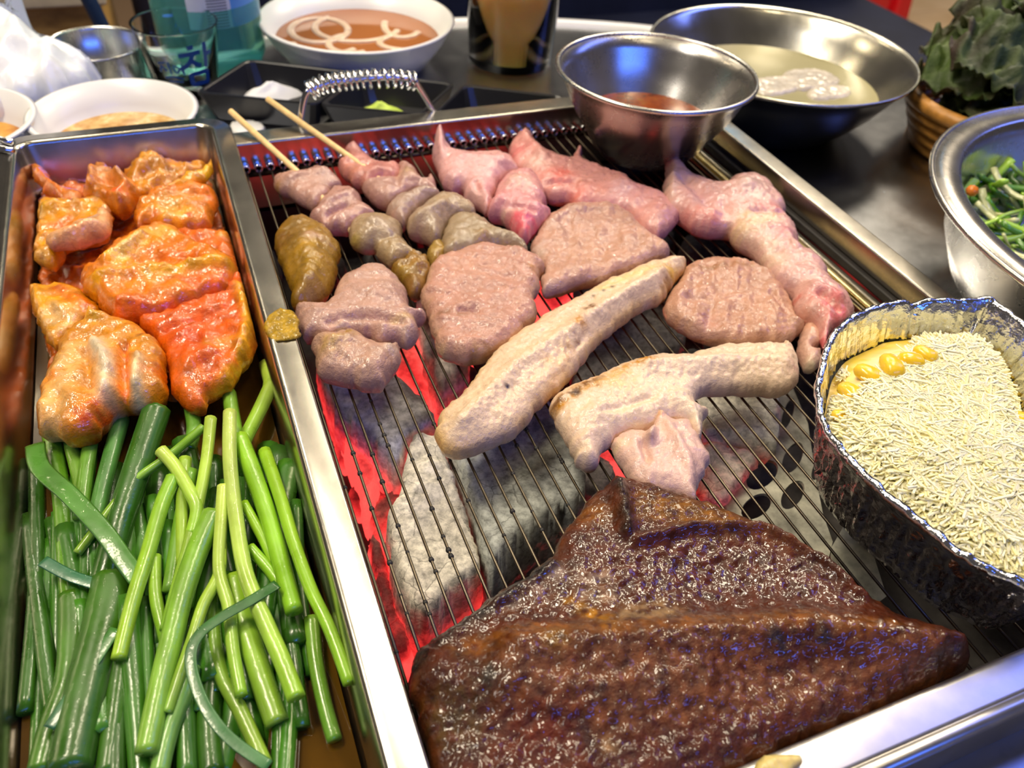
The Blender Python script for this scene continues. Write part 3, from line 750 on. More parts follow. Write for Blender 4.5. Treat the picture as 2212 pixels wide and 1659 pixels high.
tag(blob('pork_strip', Z7([(1365,590),(1400,510),(1430,430),(1500,385),(1580,365),(1660,390),(1690,440),(1715,520),(1700,580),(1740,600),(1690,660),(1640,700),(1600,740),(1560,740),(1530,710),(1490,650),(1430,605)]), .023, G0, M['meat'], None, .012,
     base=(.74,.36,.36), spots=[(Z7([(1560,430)])[0],34,(.80,.54,.46),.9),(Z7([(1560,620),(1640,660)]),30,(.80,.16,.20),.85),(Z7([(1460,555),(1560,580),(1640,600)]),7,(.85,.56,.50),.9),(Z7([(1690,500)])[0],18,(.74,.40,.38),.6)],
     bumps=[(Z7([(1540,430)])[0],30,.004),(Z7([(1440,540),(1640,590)]),7,-.003)], seed=43), 'raw bright pink pork knob with a white fat line', 'meat', MG)
tag(blob('pork_strip', [(1098,330),(1110,305),(1135,285),(1150,300),(1165,325),(1200,345),(1232,352),(1245,325),(1258,330),(1258,352),(1290,370),(1330,385),(1355,390),(1362,405),(1385,415),(1430,430),(1450,450),(1468,475),(1450,495),(1420,513),(1390,500),(1370,480),(1345,462),(1300,455),(1245,450),(1230,435),(1190,430),(1165,415),(1125,380),(1105,360)], .019, G0, M['meat'], None, .012,
     base=(.76,.40,.36), spots=[((1115,330),26,(.76,.26,.26),.8),((1210,385),26,(.78,.20,.17),.8),((1250,420),24,(.78,.24,.20),.7),((1160,360),24,(.82,.56,.48),.7),((1340,420),34,(.74,.46,.46),.7),((1420,480),30,(.72,.40,.36),.7),((1295,420),20,(.76,.34,.28),.6)],
     bumps=[([(1180,400),(1240,400)],10,-.004),([(1130,300),(1170,350)],14,.004),((1340,410),30,.003),((1390,450),14,-.003)], seed=44, shape=upright(.520, .534)), 'long raw pink pork strip in front of the sauce bowl', 'meat', MG)
tag(blob('pork_strip', Z8([(915,500),(920,440),(930,360),(935,280),(965,230),(1000,265),(1040,330),(1100,390),(1190,430),(1280,450),(1320,400),(1400,385),(1480,400),(1540,430),(1600,490),(1645,560),(1640,610),(1680,660),(1715,720),(1730,790),(1725,835),(1790,850),(1860,900),(1895,960),(1900,1000),(1960,1040),(2010,1090),(2050,1180),(2050,1215),(1990,1260),(1930,1290),(1900,1350),(1870,1385),(1850,1330),(1820,1260),(1740,1220),(1700,1160),(1690,1080),(1620,1030),(1540,960),(1510,880),(1470,840),(1430,800),(1340,750),(1300,700),(1180,695),(1080,660),(1000,600),(940,570)]), .022, G0, M['meat'], None, .013,
     base=(.76,.47,.42), spots=[(Z8([(960,300),(950,480)]),18,(.80,.58,.50),.7),(Z8([(1060,580),(1200,620)]),26,(.70,.28,.25),.8),(Z8([(1120,500)])[0],34,(.66,.36,.36),.6),(Z8([(1480,560),(1600,570)]),14,(.76,.32,.30),.8),(Z8([(1420,450)])[0],34,(.84,.62,.54),.7),
     (Z8([(1430,640),(1340,720),(1540,640)]),24,(.82,.60,.40),.8),(Z8([(1640,730)])[0],26,(.74,.34,.38),.8),(Z8([(1600,880),(1520,780)]),26,(.84,.64,.50),.7),(Z8([(1900,1130),(1980,1210)]),34,(.78,.22,.22),.85),(Z8([(1640,1050),(1720,1070)]),8,(.55,.10,.08),.8),(Z8([(1760,1180)])[0],24,(.80,.40,.30),.7),(Z8([(1900,1300)])[0],20,(.62,.10,.12),.8)],
     bumps=[(Z8([(960,300),(940,480)]),12,.006),(Z8([(1050,400),(1200,560)]),14,-.004),(Z8([(1400,450)])[0],32,.005),(Z8([(1280,560),(1290,660)]),14,-.003),(Z8([(1460,600),(1620,600)]),10,-.003),(Z8([(1640,720),(1700,800)]),14,.003),(Z8([(1560,820),(1700,900)]),12,-.002),(Z8([(1780,1040),(1960,1120)]),12,.003),(Z8([(1840,1100),(1960,1180)]),8,-.003)], seed=45, shape=lambda v: within(-9, .3728, 9)(upright(.440, .4535, .28, .40)(v))),
     'long bent raw pink pork strip lying along the right rail', 'meat', MG)
# round slices
tag(blob('pork_slice', Z8([(125,820),(140,750),(200,660),(260,600),(350,565),(480,550),(600,555),(690,590),(760,650),(830,720),(900,770),(950,810),(945,850),(890,870),(830,890),(770,930),(650,960),(560,1000),(450,1010),(340,1045),(240,1065),(195,1050),(190,990),(200,930),(170,870)]), .015, G0, M['meat_fibre'], None, .008,
     base=(.60,.36,.28), edge=((.72,.50,.42), .003, .7), ripple=(.0016, 120, 2.7), spots=[(Z8([(420,640)])[0],46,(.58,.35,.28),.7),(Z8([(500,830)])[0],60,(.64,.38,.28),.7),(Z8([(150,830)])[0],20,(.80,.62,.52),.8),(Z8([(240,1030)])[0],20,(.72,.52,.48),.7)],
     bumps=[(Z8([(200,680),(350,590),(600,580)]),12,.002),(Z8([(450,800)])[0],60,-.0015)], seed=46), 'cooked round pork slice lying behind the long pale pork strip', 'meat', MG)
tag(blob('pork_slice', Z7([(960,1090),(985,1020),(1020,930),(1090,870),(1200,830),(1310,805),(1330,745),(1370,735),(1390,800),(1480,820),(1580,830),(1640,870),(1700,900),(1710,940),(1670,970),(1680,1040),(1640,1090),(1650,1150),(1660,1210),(1600,1260),(1560,1320),(1500,1370),(1420,1420),(1330,1450),(1230,1465),(1150,1450),(1070,1410),(1040,1330),(1010,1230),(990,1150)]), .018, G0, M['meat_fibre'], None, .009,
     base=(.60,.34,.27), edge=((.72,.52,.36), .003, .6), ripple=(.0020, 110, .9), spots=[(Z7([(1250,920)])[0],50,(.64,.36,.27),.7),(Z7([(1300,1400),(1450,1390)]),18,(.36,.20,.09),.8),(Z7([(1080,1200),(1280,1220)]),8,(.20,.09,.04),.6,.9),(Z7([(1350,1250)])[0],46,(.58,.35,.28),.7),(Z7([(1640,930),(1700,920)]),14,(.50,.26,.12),.8),(Z7([(1070,1400)])[0],16,(.66,.50,.28),.7)],
     bumps=[(Z7([(1200,1060),(1280,1100)]),10,-.002),(Z7([(1260,1150)])[0],20,.002),(Z7([(1200,1190),(1300,1200)]),8,-.0025),(Z7([(1000,1200),(1060,1390)]),14,-.003)], seed=47), 'cooked round pork slice with brown specks beside the skewers', 'meat', MG)
tag(blob('pork_slice', Z8([(920,1150),(950,1080),(1010,1000),(1040,930),(1120,890),(1200,870),(1320,875),(1420,895),(1480,920),(1560,960),(1620,1020),(1660,1090),(1700,1180),(1720,1240),(1760,1260),(1730,1310),(1680,1340),(1640,1370),(1540,1380),(1400,1385),(1290,1370),(1180,1345),(1080,1300),(990,1250),(930,1200)]), .015, G0, M['meat_fibre'], None, .008,
     base=(.58,.33,.24), edge=((.70,.48,.36), .003, .7), ripple=(.0018, 120, 2.5), spots=[(Z8([(1100,930),(1450,910)]),9,(.34,.16,.07),.7,.9),(Z8([(1080,1110)])[0],26,(.66,.40,.32),.7),(Z8([(1570,1100),(1640,1190)]),6,(.40,.16,.12),.7),(Z8([(1200,1250)])[0],22,(.62,.34,.28),.6)],
     bumps=[(Z8([(1040,1100),(1160,1120)]),8,-.002),(Z8([(1560,1080),(1640,1190)]),6,-.002),(Z8([(1160,1220),(1240,1270)]),8,-.0015)], seed=48), 'cooked round pork slice touching the tip of the long pale strip', 'meat', MG)
tag(blob('pork_scrap', Z8([(1720,1380),(1740,1310),(1760,1260),(1810,1240),(1830,1290),(1860,1330),(1850,1390),(1810,1420),(1850,1410),(1868,1450),(1850,1500),(1800,1525),(1750,1500),(1725,1440)]), .013, G0, M['meat'], None, .007,
     base=(.66,.42,.34), spots=[(Z8([(1810,1490)])[0],20,(.80,.68,.52),.9),(Z8([(1800,1270)])[0],16,(.74,.42,.30),.7)], seed=49), 'small curled pork scrap between a round slice and the foil dish', 'meat', MG)
# folded pieces on the left
tag(blob('pork_piece', Z7([(220,1170),(280,1155),(380,1155),(440,1120),(460,1060),(500,1000),(580,950),(660,930),(740,930),(800,970),(850,1020),(880,1070),(900,1150),(930,1190),(985,1190),(990,1215),(940,1240),(960,1290),(930,1340),(880,1370),(830,1350),(740,1370),(650,1330),(560,1320),(480,1330),(400,1350),(330,1330),(270,1330),(240,1260)]), .021, G0, M['meat_fibre'], None, .012,
     base=(.60,.38,.31), spots=[(Z7([(700,1000)])[0],40,(.64,.42,.34),.7),(Z7([(330,1220)])[0],30,(.56,.36,.29),.7),(Z7([(800,1240),(980,1195)]),10,(.74,.52,.30),.8),(Z7([(880,1300)])[0],22,(.66,.48,.40),.7),(Z7([(500,1270)])[0],12,(.84,.72,.60),.8)],
     bumps=[(Z7([(700,1080)])[0],40,.004),(Z7([(420,1250),(600,1220),(860,1250)]),10,-.004),(Z7([(500,1250),(520,1310)]),9,.005)], ripple=(.0014, 130, 1.2), seed=50), 'cooked crumpled pork piece with a folded tail beside the steel tray', 'meat', MG)
tag(blob('pork_piece', Z7([(310,1370),(380,1340),(480,1325),(560,1320),(640,1350),(720,1390),(760,1400),(830,1380),(850,1420),(840,1480),(800,1530),(770,1580),(740,1625),(650,1620),(600,1620),(540,1600),(450,1580),(350,1540),(340,1470),(330,1420)]), .021, G0, M['meat_fibre'], None, .012,
     base=(.58,.37,.29), spots=[(Z7([(430,1390)])[0],32,(.62,.42,.20),.85),(Z7([(540,1330)])[0],18,(.42,.24,.06),.8),(Z7([(800,1400)])[0],18,(.72,.56,.44),.8),(Z7([(600,1520)])[0],46,(.56,.36,.28),.7)],
     bumps=[(Z7([(420,1400),(520,1370)]),18,.004)], ripple=(.0020, 150, .5), seed=51), 'cooked pork fold with a golden upper edge above the glowing coals', 'meat', MG)
# long pale strip
tag(blob('pork_strip', [(940,935),(955,895),(985,870),(1010,840),(1050,790),(1090,750),(1160,700),(1230,660),(1300,620),(1340,605),(1390,580),(1440,568),(1478,570),(1478,585),(1455,615),(1430,650),(1400,660),(1340,700),(1300,735),(1270,770),(1220,830),(1165,880),(1150,900),(1120,935),(1080,955),(1030,975),(985,985),(950,970)], .020, G0, M['skin'], None, .013, res=.0009,
     base=(.82,.63,.47), vary=.06, edge=((.80,.52,.22), .0028, .75), spots=[((1270,680),11,(.14,.05,.02),1.0,.9),((1250,715),14,(.50,.24,.07),.95),((1240,745),10,(.18,.07,.03),1.0,.9),((1222,760),7,(.10,.05,.02),1.0,.9),((1180,790),12,(.66,.40,.18),.5),([(1230,760),(1170,860)],14,(.78,.52,.30),.6),((1450,590),22,(.70,.42,.10),.8),([(1430,620),(1455,600)],8,(.25,.10,.02),.7,.9),([(1300,630),(1400,590)],16,(.86,.66,.34),.7),((1095,852),6,(.03,.02,.02),1.0,.2),((1320,632),5,(.05,.03,.02),1.0,.2),((1302,640),4,(.05,.03,.02),1.0,.2),((1280,650),4,(.12,.06,.02),.9),((1060,920),40,(.82,.64,.49),.5)],
     bumps=[([(1000,920),(1120,800),(1280,690),(1430,600)],22,.0035),([(1180,860),(1260,740),(1330,690)],9,-.003),([(1215,800),(1290,720)],10,.003)], seed=52), 'long pale cooked pork strip with toasted edges and dark specks', 'meat', MG)
# pork belly piece with flap
tag(blob('pork_belly', [(1185,880),(1215,850),(1270,830),(1330,800),(1380,785),(1420,775),(1460,780),(1490,775),(1560,755),(1640,752),(1685,752),(1690,742),(1705,755),(1722,785),(1725,820),(1712,840),(1680,850),(1640,848),(1580,845),(1525,850),(1505,865),(1502,885),(1530,890),(1522,905),(1515,925),(1516,950),(1500,945),(1480,920),(1440,915),(1410,930),(1380,935),(1340,945),(1310,970),(1295,985),(1290,1005),(1270,1010),(1240,1000),(1238,985),(1225,955),(1210,930),(1195,905)], .019, G0, M['skin'], None, .011, res=.0009,
     base=(.84,.66,.51), vary=.06, spots=[([(1192,885),(1270,838),(1400,788)],16,(.52,.26,.07),1.0,.9),([(1200,872),(1300,822)],7,(.16,.07,.03),.9,.9),((1240,858),11,(.07,.035,.02),1.0,.7),((1330,830),36,(.86,.62,.36),.7),((1260,940),34,(.80,.58,.46),.6),((1712,800),16,(.80,.52,.44),.8),((1285,990),16,(.78,.58,.50),.7),((1500,900),20,(.88,.76,.60),.7)],
     bumps=[([(1400,800),(1560,790),(1690,790)],20,.003),((1290,900),24,.003),([(1300,900),(1400,870)],10,-.002),((1270,995),10,.004)], seed=53), 'pale pork belly piece with a thick arm and charred left edge', 'meat', MG)
tag(blob('pork_flap', [(1320,965),(1340,940),(1380,935),(1402,940),(1405,910),(1412,888),(1425,890),(1445,910),(1480,915),(1505,945),(1530,985),(1525,1020),(1510,1050),(1500,1090),(1470,1080),(1420,1070),(1380,1055),(1355,1030),(1335,1000)], .016, G0+.001, M['skin'], None, .010,
     base=(.76,.53,.45), spots=[((1420,900),14,(.66,.38,.22),.8),((1450,1000),40,(.74,.50,.44),.6),((1335,960),16,(.82,.66,.44),.7)],
     bumps=[([(1400,960),(1420,900)],9,.006),([(1385,965),(1398,1000)],8,-.004),([(1440,930),(1500,1040)],14,.003)], seed=54), 'pinkish pork flap hanging off the pork belly piece', 'meat', MG)

# ------------------------------------------------------------------ glazed slab of pork skin
S3 = zoomed(800, 1000, 2.458)
tag(blob('glazed_pork_slab', [(1320,1046),(1345,1042),(1400,1058),(1500,1090),(1620,1135),(1700,1170),(1790,1230),(1870,1300),(1960,1350),(2030,1385),(2085,1420),(2080,1445),(2030,1478),(1900,1535),(1800,1580),(1700,1625),(1620,1665),(1500,1720),(1300,1790),(1050,1820),(960,1740),(930,1659),(905,1560),(885,1440),(950,1375),(1020,1330),(1110,1270),(1180,1220),(1210,1170),(1265,1100)], .020, G0, M['slab'], None, .013, res=.0011,
     base=(.085,.020,.003), vary=.30, noise=.0011, nscale=260, rag=.0018, vary_scale=170, edge=((.16,.06,.02), .003, .5),
     spots=[([(1320,1050),(1345,1090),(1350,1165)],11,(.02,.014,.010),.95),((1280,1120),34,(.26,.10,.014),.8),([(1400,1100),(1560,1130)],34,(.30,.13,.03),.75,.9),([(1600,1145),(1720,1195)],22,(.16,.05,.02),.7),
            (S3([(980,610)])[0],18,(.42,.30,.24),.75,.9),(S3([(1100,650),(1230,630)]),16,(.40,.27,.20),.7,.9),(S3([(1130,730),(1270,740)]),16,(.38,.24,.16),.7,.9),(S3([(1050,770),(1160,850),(1260,900),(1240,970)]),15,(.46,.22,.035),.85,.9),(S3([(960,1030)])[0],22,(.52,.28,.05),.85,.9),(S3([(1370,860),(1560,820)]),26,(.42,.28,.16),.75,.9),(S3([(760,790)])[0],14,(.30,.20,.16),.7,.9),(S3([(900,720)])[0],20,(.30,.18,.14),.7,.9),
            ([(885,1445),(950,1385),(1020,1340),(1110,1278),(1185,1228)],24,(.012,.010,.010),.97,.3),
            ([(1000,1420),(1140,1400),(1400,1385),(1700,1372),(1900,1400)],26,(.26,.10,.03),.7,.9),([(1100,1480),(1300,1480),(1600,1440)],50,(.22,.085,.04),.7,.9),((1050,1490),30,(.035,.025,.015),.9,.9),((1660,1415),24,(.03,.02,.02),.9,.9),((1760,1410),18,(.03,.02,.02),.9,.9),((1410,1510),18,(.03,.02,.02),.9,.9),((980,1560),60,(.09,.05,.015),.8,.9),((1170,1600),70,(.16,.03,.012),.7,.6),((1310,1620),16,(.50,.28,.14),.8),([(1300,1560),(1700,1500),(1980,1430)],34,(.22,.085,.04),.7,.9)],
     bumps=[([(1120,1425),(1300,1415),(1500,1395),(1700,1380),(1900,1400),(2050,1425)],60,.0105),([(950,1470),(1200,1520),(1500,1490)],60,.0060),([(1330,1055),(1350,1160)],16,.0060),([(1380,1180),(1500,1148),(1640,1150),(1760,1215),(1860,1300)],13,.0045),((1550,1260),130,-.0040),([(960,1385),(1100,1290),(1190,1230)],16,.0035)], seed=60, power=2.4, micro=.0005, mul=.66, sat=1.2,
     wet=[([(1330,1230),(1500,1230),(1700,1280),(1850,1350)],90,1.0),([(1080,1370),(1250,1290),(1500,1340)],80,1.0),((1285,1130),40,1.0)]),
    'large folded slab of pork skin glazed dark brown, charred along one edge', 'pork slab')

# ------------------------------------------------------------------ the steel tray on the left
FL = .022; TX0, TX1, TY0, TY1 = -.106, .0178, .020, .574; FZ = -.020
def rrect(x0, x1, y0, y1, r, n=8):
    out = []
    for cx_, cy_, a0 in ((x1-r, y1-r, 0), (x0+r, y1-r, PI/2), (x0+r, y0+r, PI), (x1-r, y0+r, 1.5*PI)):
        for k in range(n+1):
            a = a0 + PI/2*k/n
            out.append((cx_+r*math.cos(a), cy_+r*math.sin(a)))
    return out
tray = tag(empty('steel_tray', (-.045, .3, FZ)), 'long rectangular stainless steel tray holding kimchi and scallions', 'tray')
levels = [(-.0120, FL-.0020, .022), (-.0120, FL-.0005, .022), (-.0110, FL, .021), (-.0025, FL, .014), (-.0010, FL+.0012, .0125), (.0008, FL+.0010, .011), (.0020, FL-.0010, .010), (.0050, FZ+.010, .012), (.0085, FZ+.002, .014), (.0120, FZ, .012)]
def tray_mesh():
    vs, fs = [], []; m_ = 36
    for ins, z, r in levels:
        for x, y in rrect(TX0+ins, TX1-ins, TY0+ins, TY1-ins, r): vs.append((x, y, z))
    for i in range(len(levels)-1):
        for k in range(m_):
            a, b2 = i*m_+k, i*m_+(k+1) % m_; fs.append((a, b2, b2+m_, a+m_))
    fs.append(tuple(range((len(levels)-1)*m_, len(levels)*m_)))
    return vs, fs
vs, fs = tray_mesh(); o = mesh('tray_shell', vs, fs, M['steel_tray'], tray)
o.data.materials.clear(); o.data.materials.append(M['steel_tray']); o.data.materials.append(M['steel_frame'])
for p in o.data.polygons:
    if p.index < 36*5: p.material_index = 1
# support of the tray
q = MB(); q.box(TX0+.02, TX1-.02, TY0+.03, TY1-.03, TABLE, FZ-.0005); q.build('tray_foot', M['dark_iron'], tray)
# brine at the bottom of the tray
m, nt, b = new_mat('kimchi_brine'); setp(b, Base_Color=(.16, .075, .008), Roughness=.06); M['brine'] = m
b.inputs['Transmission Weight'].default_value = .55
bl = rrect(TX0+.0070, TX1-.0070, TY0+.0070, TY1-.0070, .012)
o = tag(mesh('kimchi_brine', [(x, y, FZ+.0075) for x, y in bl] + [(x, y, FZ+.0001) for x, y in rrect(TX0+.0118, TX1-.0118, TY0+.0118, TY1-.0118, .012)], [tuple(range(36))] + [(i, (i+1) % 36, (i+1) % 36+36, i+36) for i in range(36)], M['brine'], None, False),
    'thin oily brown brine covering the bottom of the steel tray', 'brine', kind='stuff')
# foam spot on the flange
tag(blob('grease_foam', Z5([(1345,970),(1360,920),(1400,880),(1460,868),(1500,885),(1525,920),(1535,980),(1530,1020),(1470,1030),(1400,1038),(1365,1010)]), .0016, FL-.0003, M['slab'], None, .002, res=.0009, base=(.46,.30,.08), vary=.35, noise=.0004, nscale=600, vary_scale=700, seed=70),
    'dried golden grease foam spot on the tray rim', 'grease spot')

# kimchi -----------------------------------------------------------
RED, ORG, PALE, WHT = (.58,.10,.010), (.70,.24,.020), (.74,.42,.13), (.80,.62,.42)
KG = 'kimchi leaves in the steel tray'
def in_tray(v):
    w_ = np.where(v[:, 2] > -.006, .0062, .0062 + (-.006 - v[:, 2])*.55)
    v[:, 0] = np.clip(v[:, 0], TX0 + w_, TX1 - w_); v[:, 1] = np.minimum(v[:, 1], TY1 - w_); return v
def kim(pts, th, zb, base, spots=(), bumps=(), seed=0, label='', R=.009, noise=.0022, ripple=(.0016, 120, .6), rag=.002, tilt=(0, 0)):
    return tag(blob('kimchi_leaf', Z5(pts), th, zb, M['kimchi'], None, R, .0018, bumps, spots, base, noise, 110, rag, seed, ((.70,.20,.03), .002, .4), .3, tilt, ripple=ripple, vary_scale=120, shape=in_tray), label, 'kimchi', KG)
z5 = lambda *p: Z5(list(p)) if len(p) > 1 else Z5([p[0]])[0]
kim([(180,330),(260,240),(480,230),(760,180),(1040,190),(1130,330),(1190,560),(1240,760),(1290,1000),(1180,1260),(960,1340),(640,1360),(330,1330),(240,1100),(200,800),(170,600)], .012, FZ+.001, (.58,.16,.014), seed=79, label='bottom layer of soft red kimchi leaf under the other pieces', noise=.003)
kim([(640,200),(680,140),(760,95),(830,105),(880,140),(930,150),(1000,140),(1060,145),(1050,180),(960,220),(880,250),(800,290),(720,300),(660,260)], .014, -.002, (.58,.26,.05), [(z5((760,130)),30,(.66,.34,.10),.7),(z5((960,190)),20,(.50,.20,.03),.7)], [(z5((700,180),(840,160)),16,.006),(z5((780,250),(900,200)),8,-.005)], 80, 'curled brownish kimchi leaf at the back of the tray', noise=.0035)
kim([(155,150),(200,145),(240,170),(270,220),(320,260),(400,270),(440,300),(400,340),(330,340),(290,310),(240,280),(200,230),(165,190)], .012, .000, (.64,.20,.05), [(z5((180,160)),16,(.74,.32,.12),.8),(z5((210,200)),8,(.55,.06,.01),.7),(z5((390,300)),24,(.72,.40,.24),.8)], [(z5((180,170),(300,280)),10,.004)], 81, 'narrow kimchi stalk curling up in the tray corner')
kim([(440,250),(480,180),(540,165),(600,190),(620,230),(680,230),(720,280),(700,330),(640,380),(560,370),(480,340),(430,310)], .018, -.001, (.62,.24,.08), [(z5((520,200)),26,(.70,.36,.20),.7),(z5((600,290)),22,(.58,.10,.02),.8)], [(z5((480,190),(470,320)),10,.007),(z5((540,230),(640,250)),9,-.006),(z5((600,200),(690,300)),10,.006),(z5((520,300),(640,330)),9,.005)], 82, 'ruffled pinkish kimchi bunch in the middle of the pile', noise=.004)
kim([(810,290),(880,240),(960,200),(1040,160),(1095,115),(1105,140),(1080,190),(1020,230),(940,250),(870,280)], .010, .007, (.72,.36,.06), [(z5((1060,160)),26,(.78,.48,.12),.7)], seed=83, label='pointed pale yellow kimchi leaf reaching toward the tray edge', R=.006)
kim([(740,330),(800,290),(900,270),(1000,250),(1080,270),(1120,310),(1110,340),(1090,400),(1070,450),(980,470),(860,470),(770,450),(700,470),(690,400)], .017, -.002, ORG, [(z5((870,390)),40,(.82,.52,.24),.8),(z5((1040,280),(1110,320)),20,(.76,.22,.015),.8),(z5((970,410)),7,(.50,.04,.01),.9),(z5((800,400)),14,(.70,.14,.02),.8),(z5((700,430)),18,(.50,.16,.12),.7)], [(z5((740,340),(1060,290)),14,.004),(z5((900,330),(1080,400)),14,.002)], 84, 'squarish orange kimchi leaf with pale centre')
kim([(200,360),(250,320),(330,340),(420,340),(500,330),(560,340),(580,400),(570,450),(560,500),(500,520),(420,540),(350,560),(330,600),(300,640),(250,660),(190,630),(175,600),(195,500),(190,420)], .016, -.002, (.70,.32,.05), [(z5((240,370)),26,(.72,.44,.10),.8),(z5((330,450)),30,(.66,.16,.02),.8),(z5((220,590)),26,(.76,.42,.16),.8)], [(z5((220,380),(400,360)),14,.004),(z5((240,480),(380,430)),12,-.003)], 85, 'orange kimchi leaf on the left of the pile', noise=.0025)
kim([(240,520),(300,490),(400,440),(500,400),(540,345),(570,380),(580,440),(560,480),(480,520),(380,545),(260,560)], .013, .010, (.74,.42,.24), [(z5((300,530),(500,450)),14,(.80,.52,.34),.7),(z5((400,480)),20,(.72,.30,.14),.6)], [(z5((280,530),(500,450)),10,.004)], 86, 'rolled pinkish kimchi rib lying on the left leaf', noise=.001, R=.008)
kim([(820,480),(900,470),(1060,480),(1170,490),(1190,560),(1210,650),(1100,620),(1000,580)], .012, -.004, (.66,.18,.012), [(z5((1150,500)),14,(.78,.40,.06),.8)], seed=87, label='red kimchi leaf showing behind the large middle leaf', noise=.003)
kim([(410,740),(470,680),(560,600),(640,540),(720,500),(820,470),(900,480),(1000,550),(1100,590),(1200,640),(1230,690),(1200,740),(1150,790),(1060,830),(960,870),(860,910),(760,930),(660,945),(590,940),(530,890),(470,820)], .020, -.001, (.74,.25,.015), [(z5((620,640),(740,520),(860,500)),22,(.84,.58,.24),.85),(z5((480,760),(640,700),(800,660)),26,(.84,.46,.10),.75),(z5((760,730),(1000,690),(1190,660)),12,(.86,.50,.10),.8),(z5((900,620)),34,(.70,.16,.01),.7),(z5((640,880),(960,850)),26,(.66,.13,.01),.8),(z5((950,760),(1130,720)),24,(.68,.13,.01),.7)],
    [(z5((560,660),(740,540)),14,.005),(z5((440,760),(700,720),(1180,660)),16,.0045),(z5((700,640),(1000,620)),12,-.004),(z5((520,850),(900,880)),14,.003)], 88, 'large glossy orange kimchi leaf in the middle of the tray', noise=.0022)
kim([(155,780),(200,770),(260,770),(340,760),(400,780),(470,830),(530,890),(500,930),(440,950),(400,990),(350,1040),(300,1080),(240,1040),(200,960),(170,880)], .015, -.003, (.72,.34,.08), [(z5((300,790),(440,870)),20,(.62,.14,.01),.8),(z5((290,920),(380,960)),34,(.80,.54,.28),.8),(z5((180,810)),16,(.72,.40,.14),.8)], [(z5((180,790),(230,1000)),12,.004),(z5((280,860),(440,920)),14,.003)], 89, 'kimchi leaf with a pale fold on the left under the large leaf')
kim([(700,960),(780,930),(900,900),(1000,860),(1100,830),(1170,780),(1200,720),(1250,730),(1290,800),(1310,900),(1320,1020),(1310,1080),(1270,1150),(1200,1240),(1120,1300),(1060,1340),(1060,1390),(980,1400),(920,1350),(880,1300),(860,1200),(830,1100),(780,1020)], .018, -.004, (.66,.15,.012), [(z5((1230,770),(1290,960),(1230,1150),(1090,1310)),12,(.84,.50,.10),.85),(z5((980,1050)),40,(.62,.10,.01),.7),(z5((1090,1070)),16,(.74,.40,.16),.7),(z5((1000,1260)),44,(.72,.22,.02),.7),(z5((1200,1060)),26,(.74,.34,.08),.6)],
    [(z5((1230,780),(1290,960),(1220,1160)),12,.005),(z5((850,990),(1150,900)),14,-.004),(z5((960,1200),(1080,1120)),16,.004)], 90, 'broad red kimchi leaf curving along the right of the tray', noise=.003)
kim([(210,1500),(205,1420),(230,1300),(280,1180),(300,1090),(340,1040),(420,990),(450,930),(530,925),(560,960),(640,960),(720,980),(780,1040),(840,1080),(850,1200),(860,1300),(800,1370),(700,1380),(620,1390),(560,1440),(500,1510),(420,1545),(350,1550),(280,1520)], .022, -.003, (.72,.32,.10), [(z5((380,1120),(320,1300),(260,1450)),34,(.80,.52,.26),.8),(z5((500,1080),(560,1180),(550,1350)),18,(.86,.74,.54),.95,.2),(z5((720,1170),(700,1330)),15,(.86,.70,.46),.95,.2),(z5((460,1430),(560,1390)),34,(.60,.08,.01),.85),(z5((490,960)),14,(.82,.50,.14),.9),(z5((650,1080),(640,1300)),12,(.66,.16,.02),.8),(z5((800,1200)),26,(.56,.12,.03),.8),(z5((730,1040)),7,(.08,.04,.05),.8),(z5((280,1250)),14,(.66,.10,.02),.7)],
    [(z5((500,1080),(560,1200),(550,1350)),13,.005),(z5((640,1080),(640,1330)),9,-.006),(z5((720,1150),(700,1330)),10,.004),(z5((440,1100),(470,1300)),9,-.004),(z5((480,950),(540,950)),10,.005)], 91, 'thick pale kimchi stem block in front of the pile')

# scallions --------------------------------------------------------
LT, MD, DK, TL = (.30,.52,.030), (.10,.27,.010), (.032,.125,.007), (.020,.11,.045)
SG = 'scallions in the steel tray'
def stalk(pts, wpx, z, c0, c1=None, flat=1.0, seed=0, name='scallion_stalk', label=None, taper=(1, 1), arch=0.0):
    pp = Z6(pts); path = catmull(pp, 6); n = len(path)
    zs = z if hasattr(z, '__len__') else (z, z)
    P, R_ = [], []
    for i, (u, v) in enumerate(path):
        t = i/(n-1); zz = zs[0] + (zs[1]-zs[0])*t + arch*math.sin(PI*t)
        zz = max(zz, FZ + .0015)
        p = W(u, v, zz); p.x = min(max(p.x, TX0+.006), TX1-.004 if zz < FL+.002 else TX1+.02)
        P.append(p); R_.append(wpx/2.186*0.5*px_size(u, v, zz)*(taper[0] + (taper[1]-taper[0])*t))
    nn = 10
    vs, fs = tube_geo(P, R_, nn, flat)
    c1 = c1 or c0; vv = np.array([tuple(v) for v in vs]); t = np.repeat(np.linspace(0, 1, n), nn)
    nz = fbm(vv*np.array([160, 40, 160]) + seed*3.3, 3)
    cols = (np.array(c0)*(1-t[:, None]) + np.array(c1)*t[:, None])*(1 + .30*nz[:, None])
    o = mesh(name, vs, fs, M['green'], None, True, np.clip(cols, 0, 1))
    label = label or STALKS.get(seed)
    return tag(o, label or 'cut green scallion stalk lying in the bunch in the tray', 'scallion', SG)
def leaf(pts, wpx, z, c0, c1=None, seed=0, label=None, arch=0.0, taper=(1, 1)):
    return stalk(pts, wpx, z, c0, c1, .10, seed, 'scallion_leaf', label or STALKS.get(seed) or 'flat dark green scallion leaf draped over the stalks', taper, arch)
sd = 100
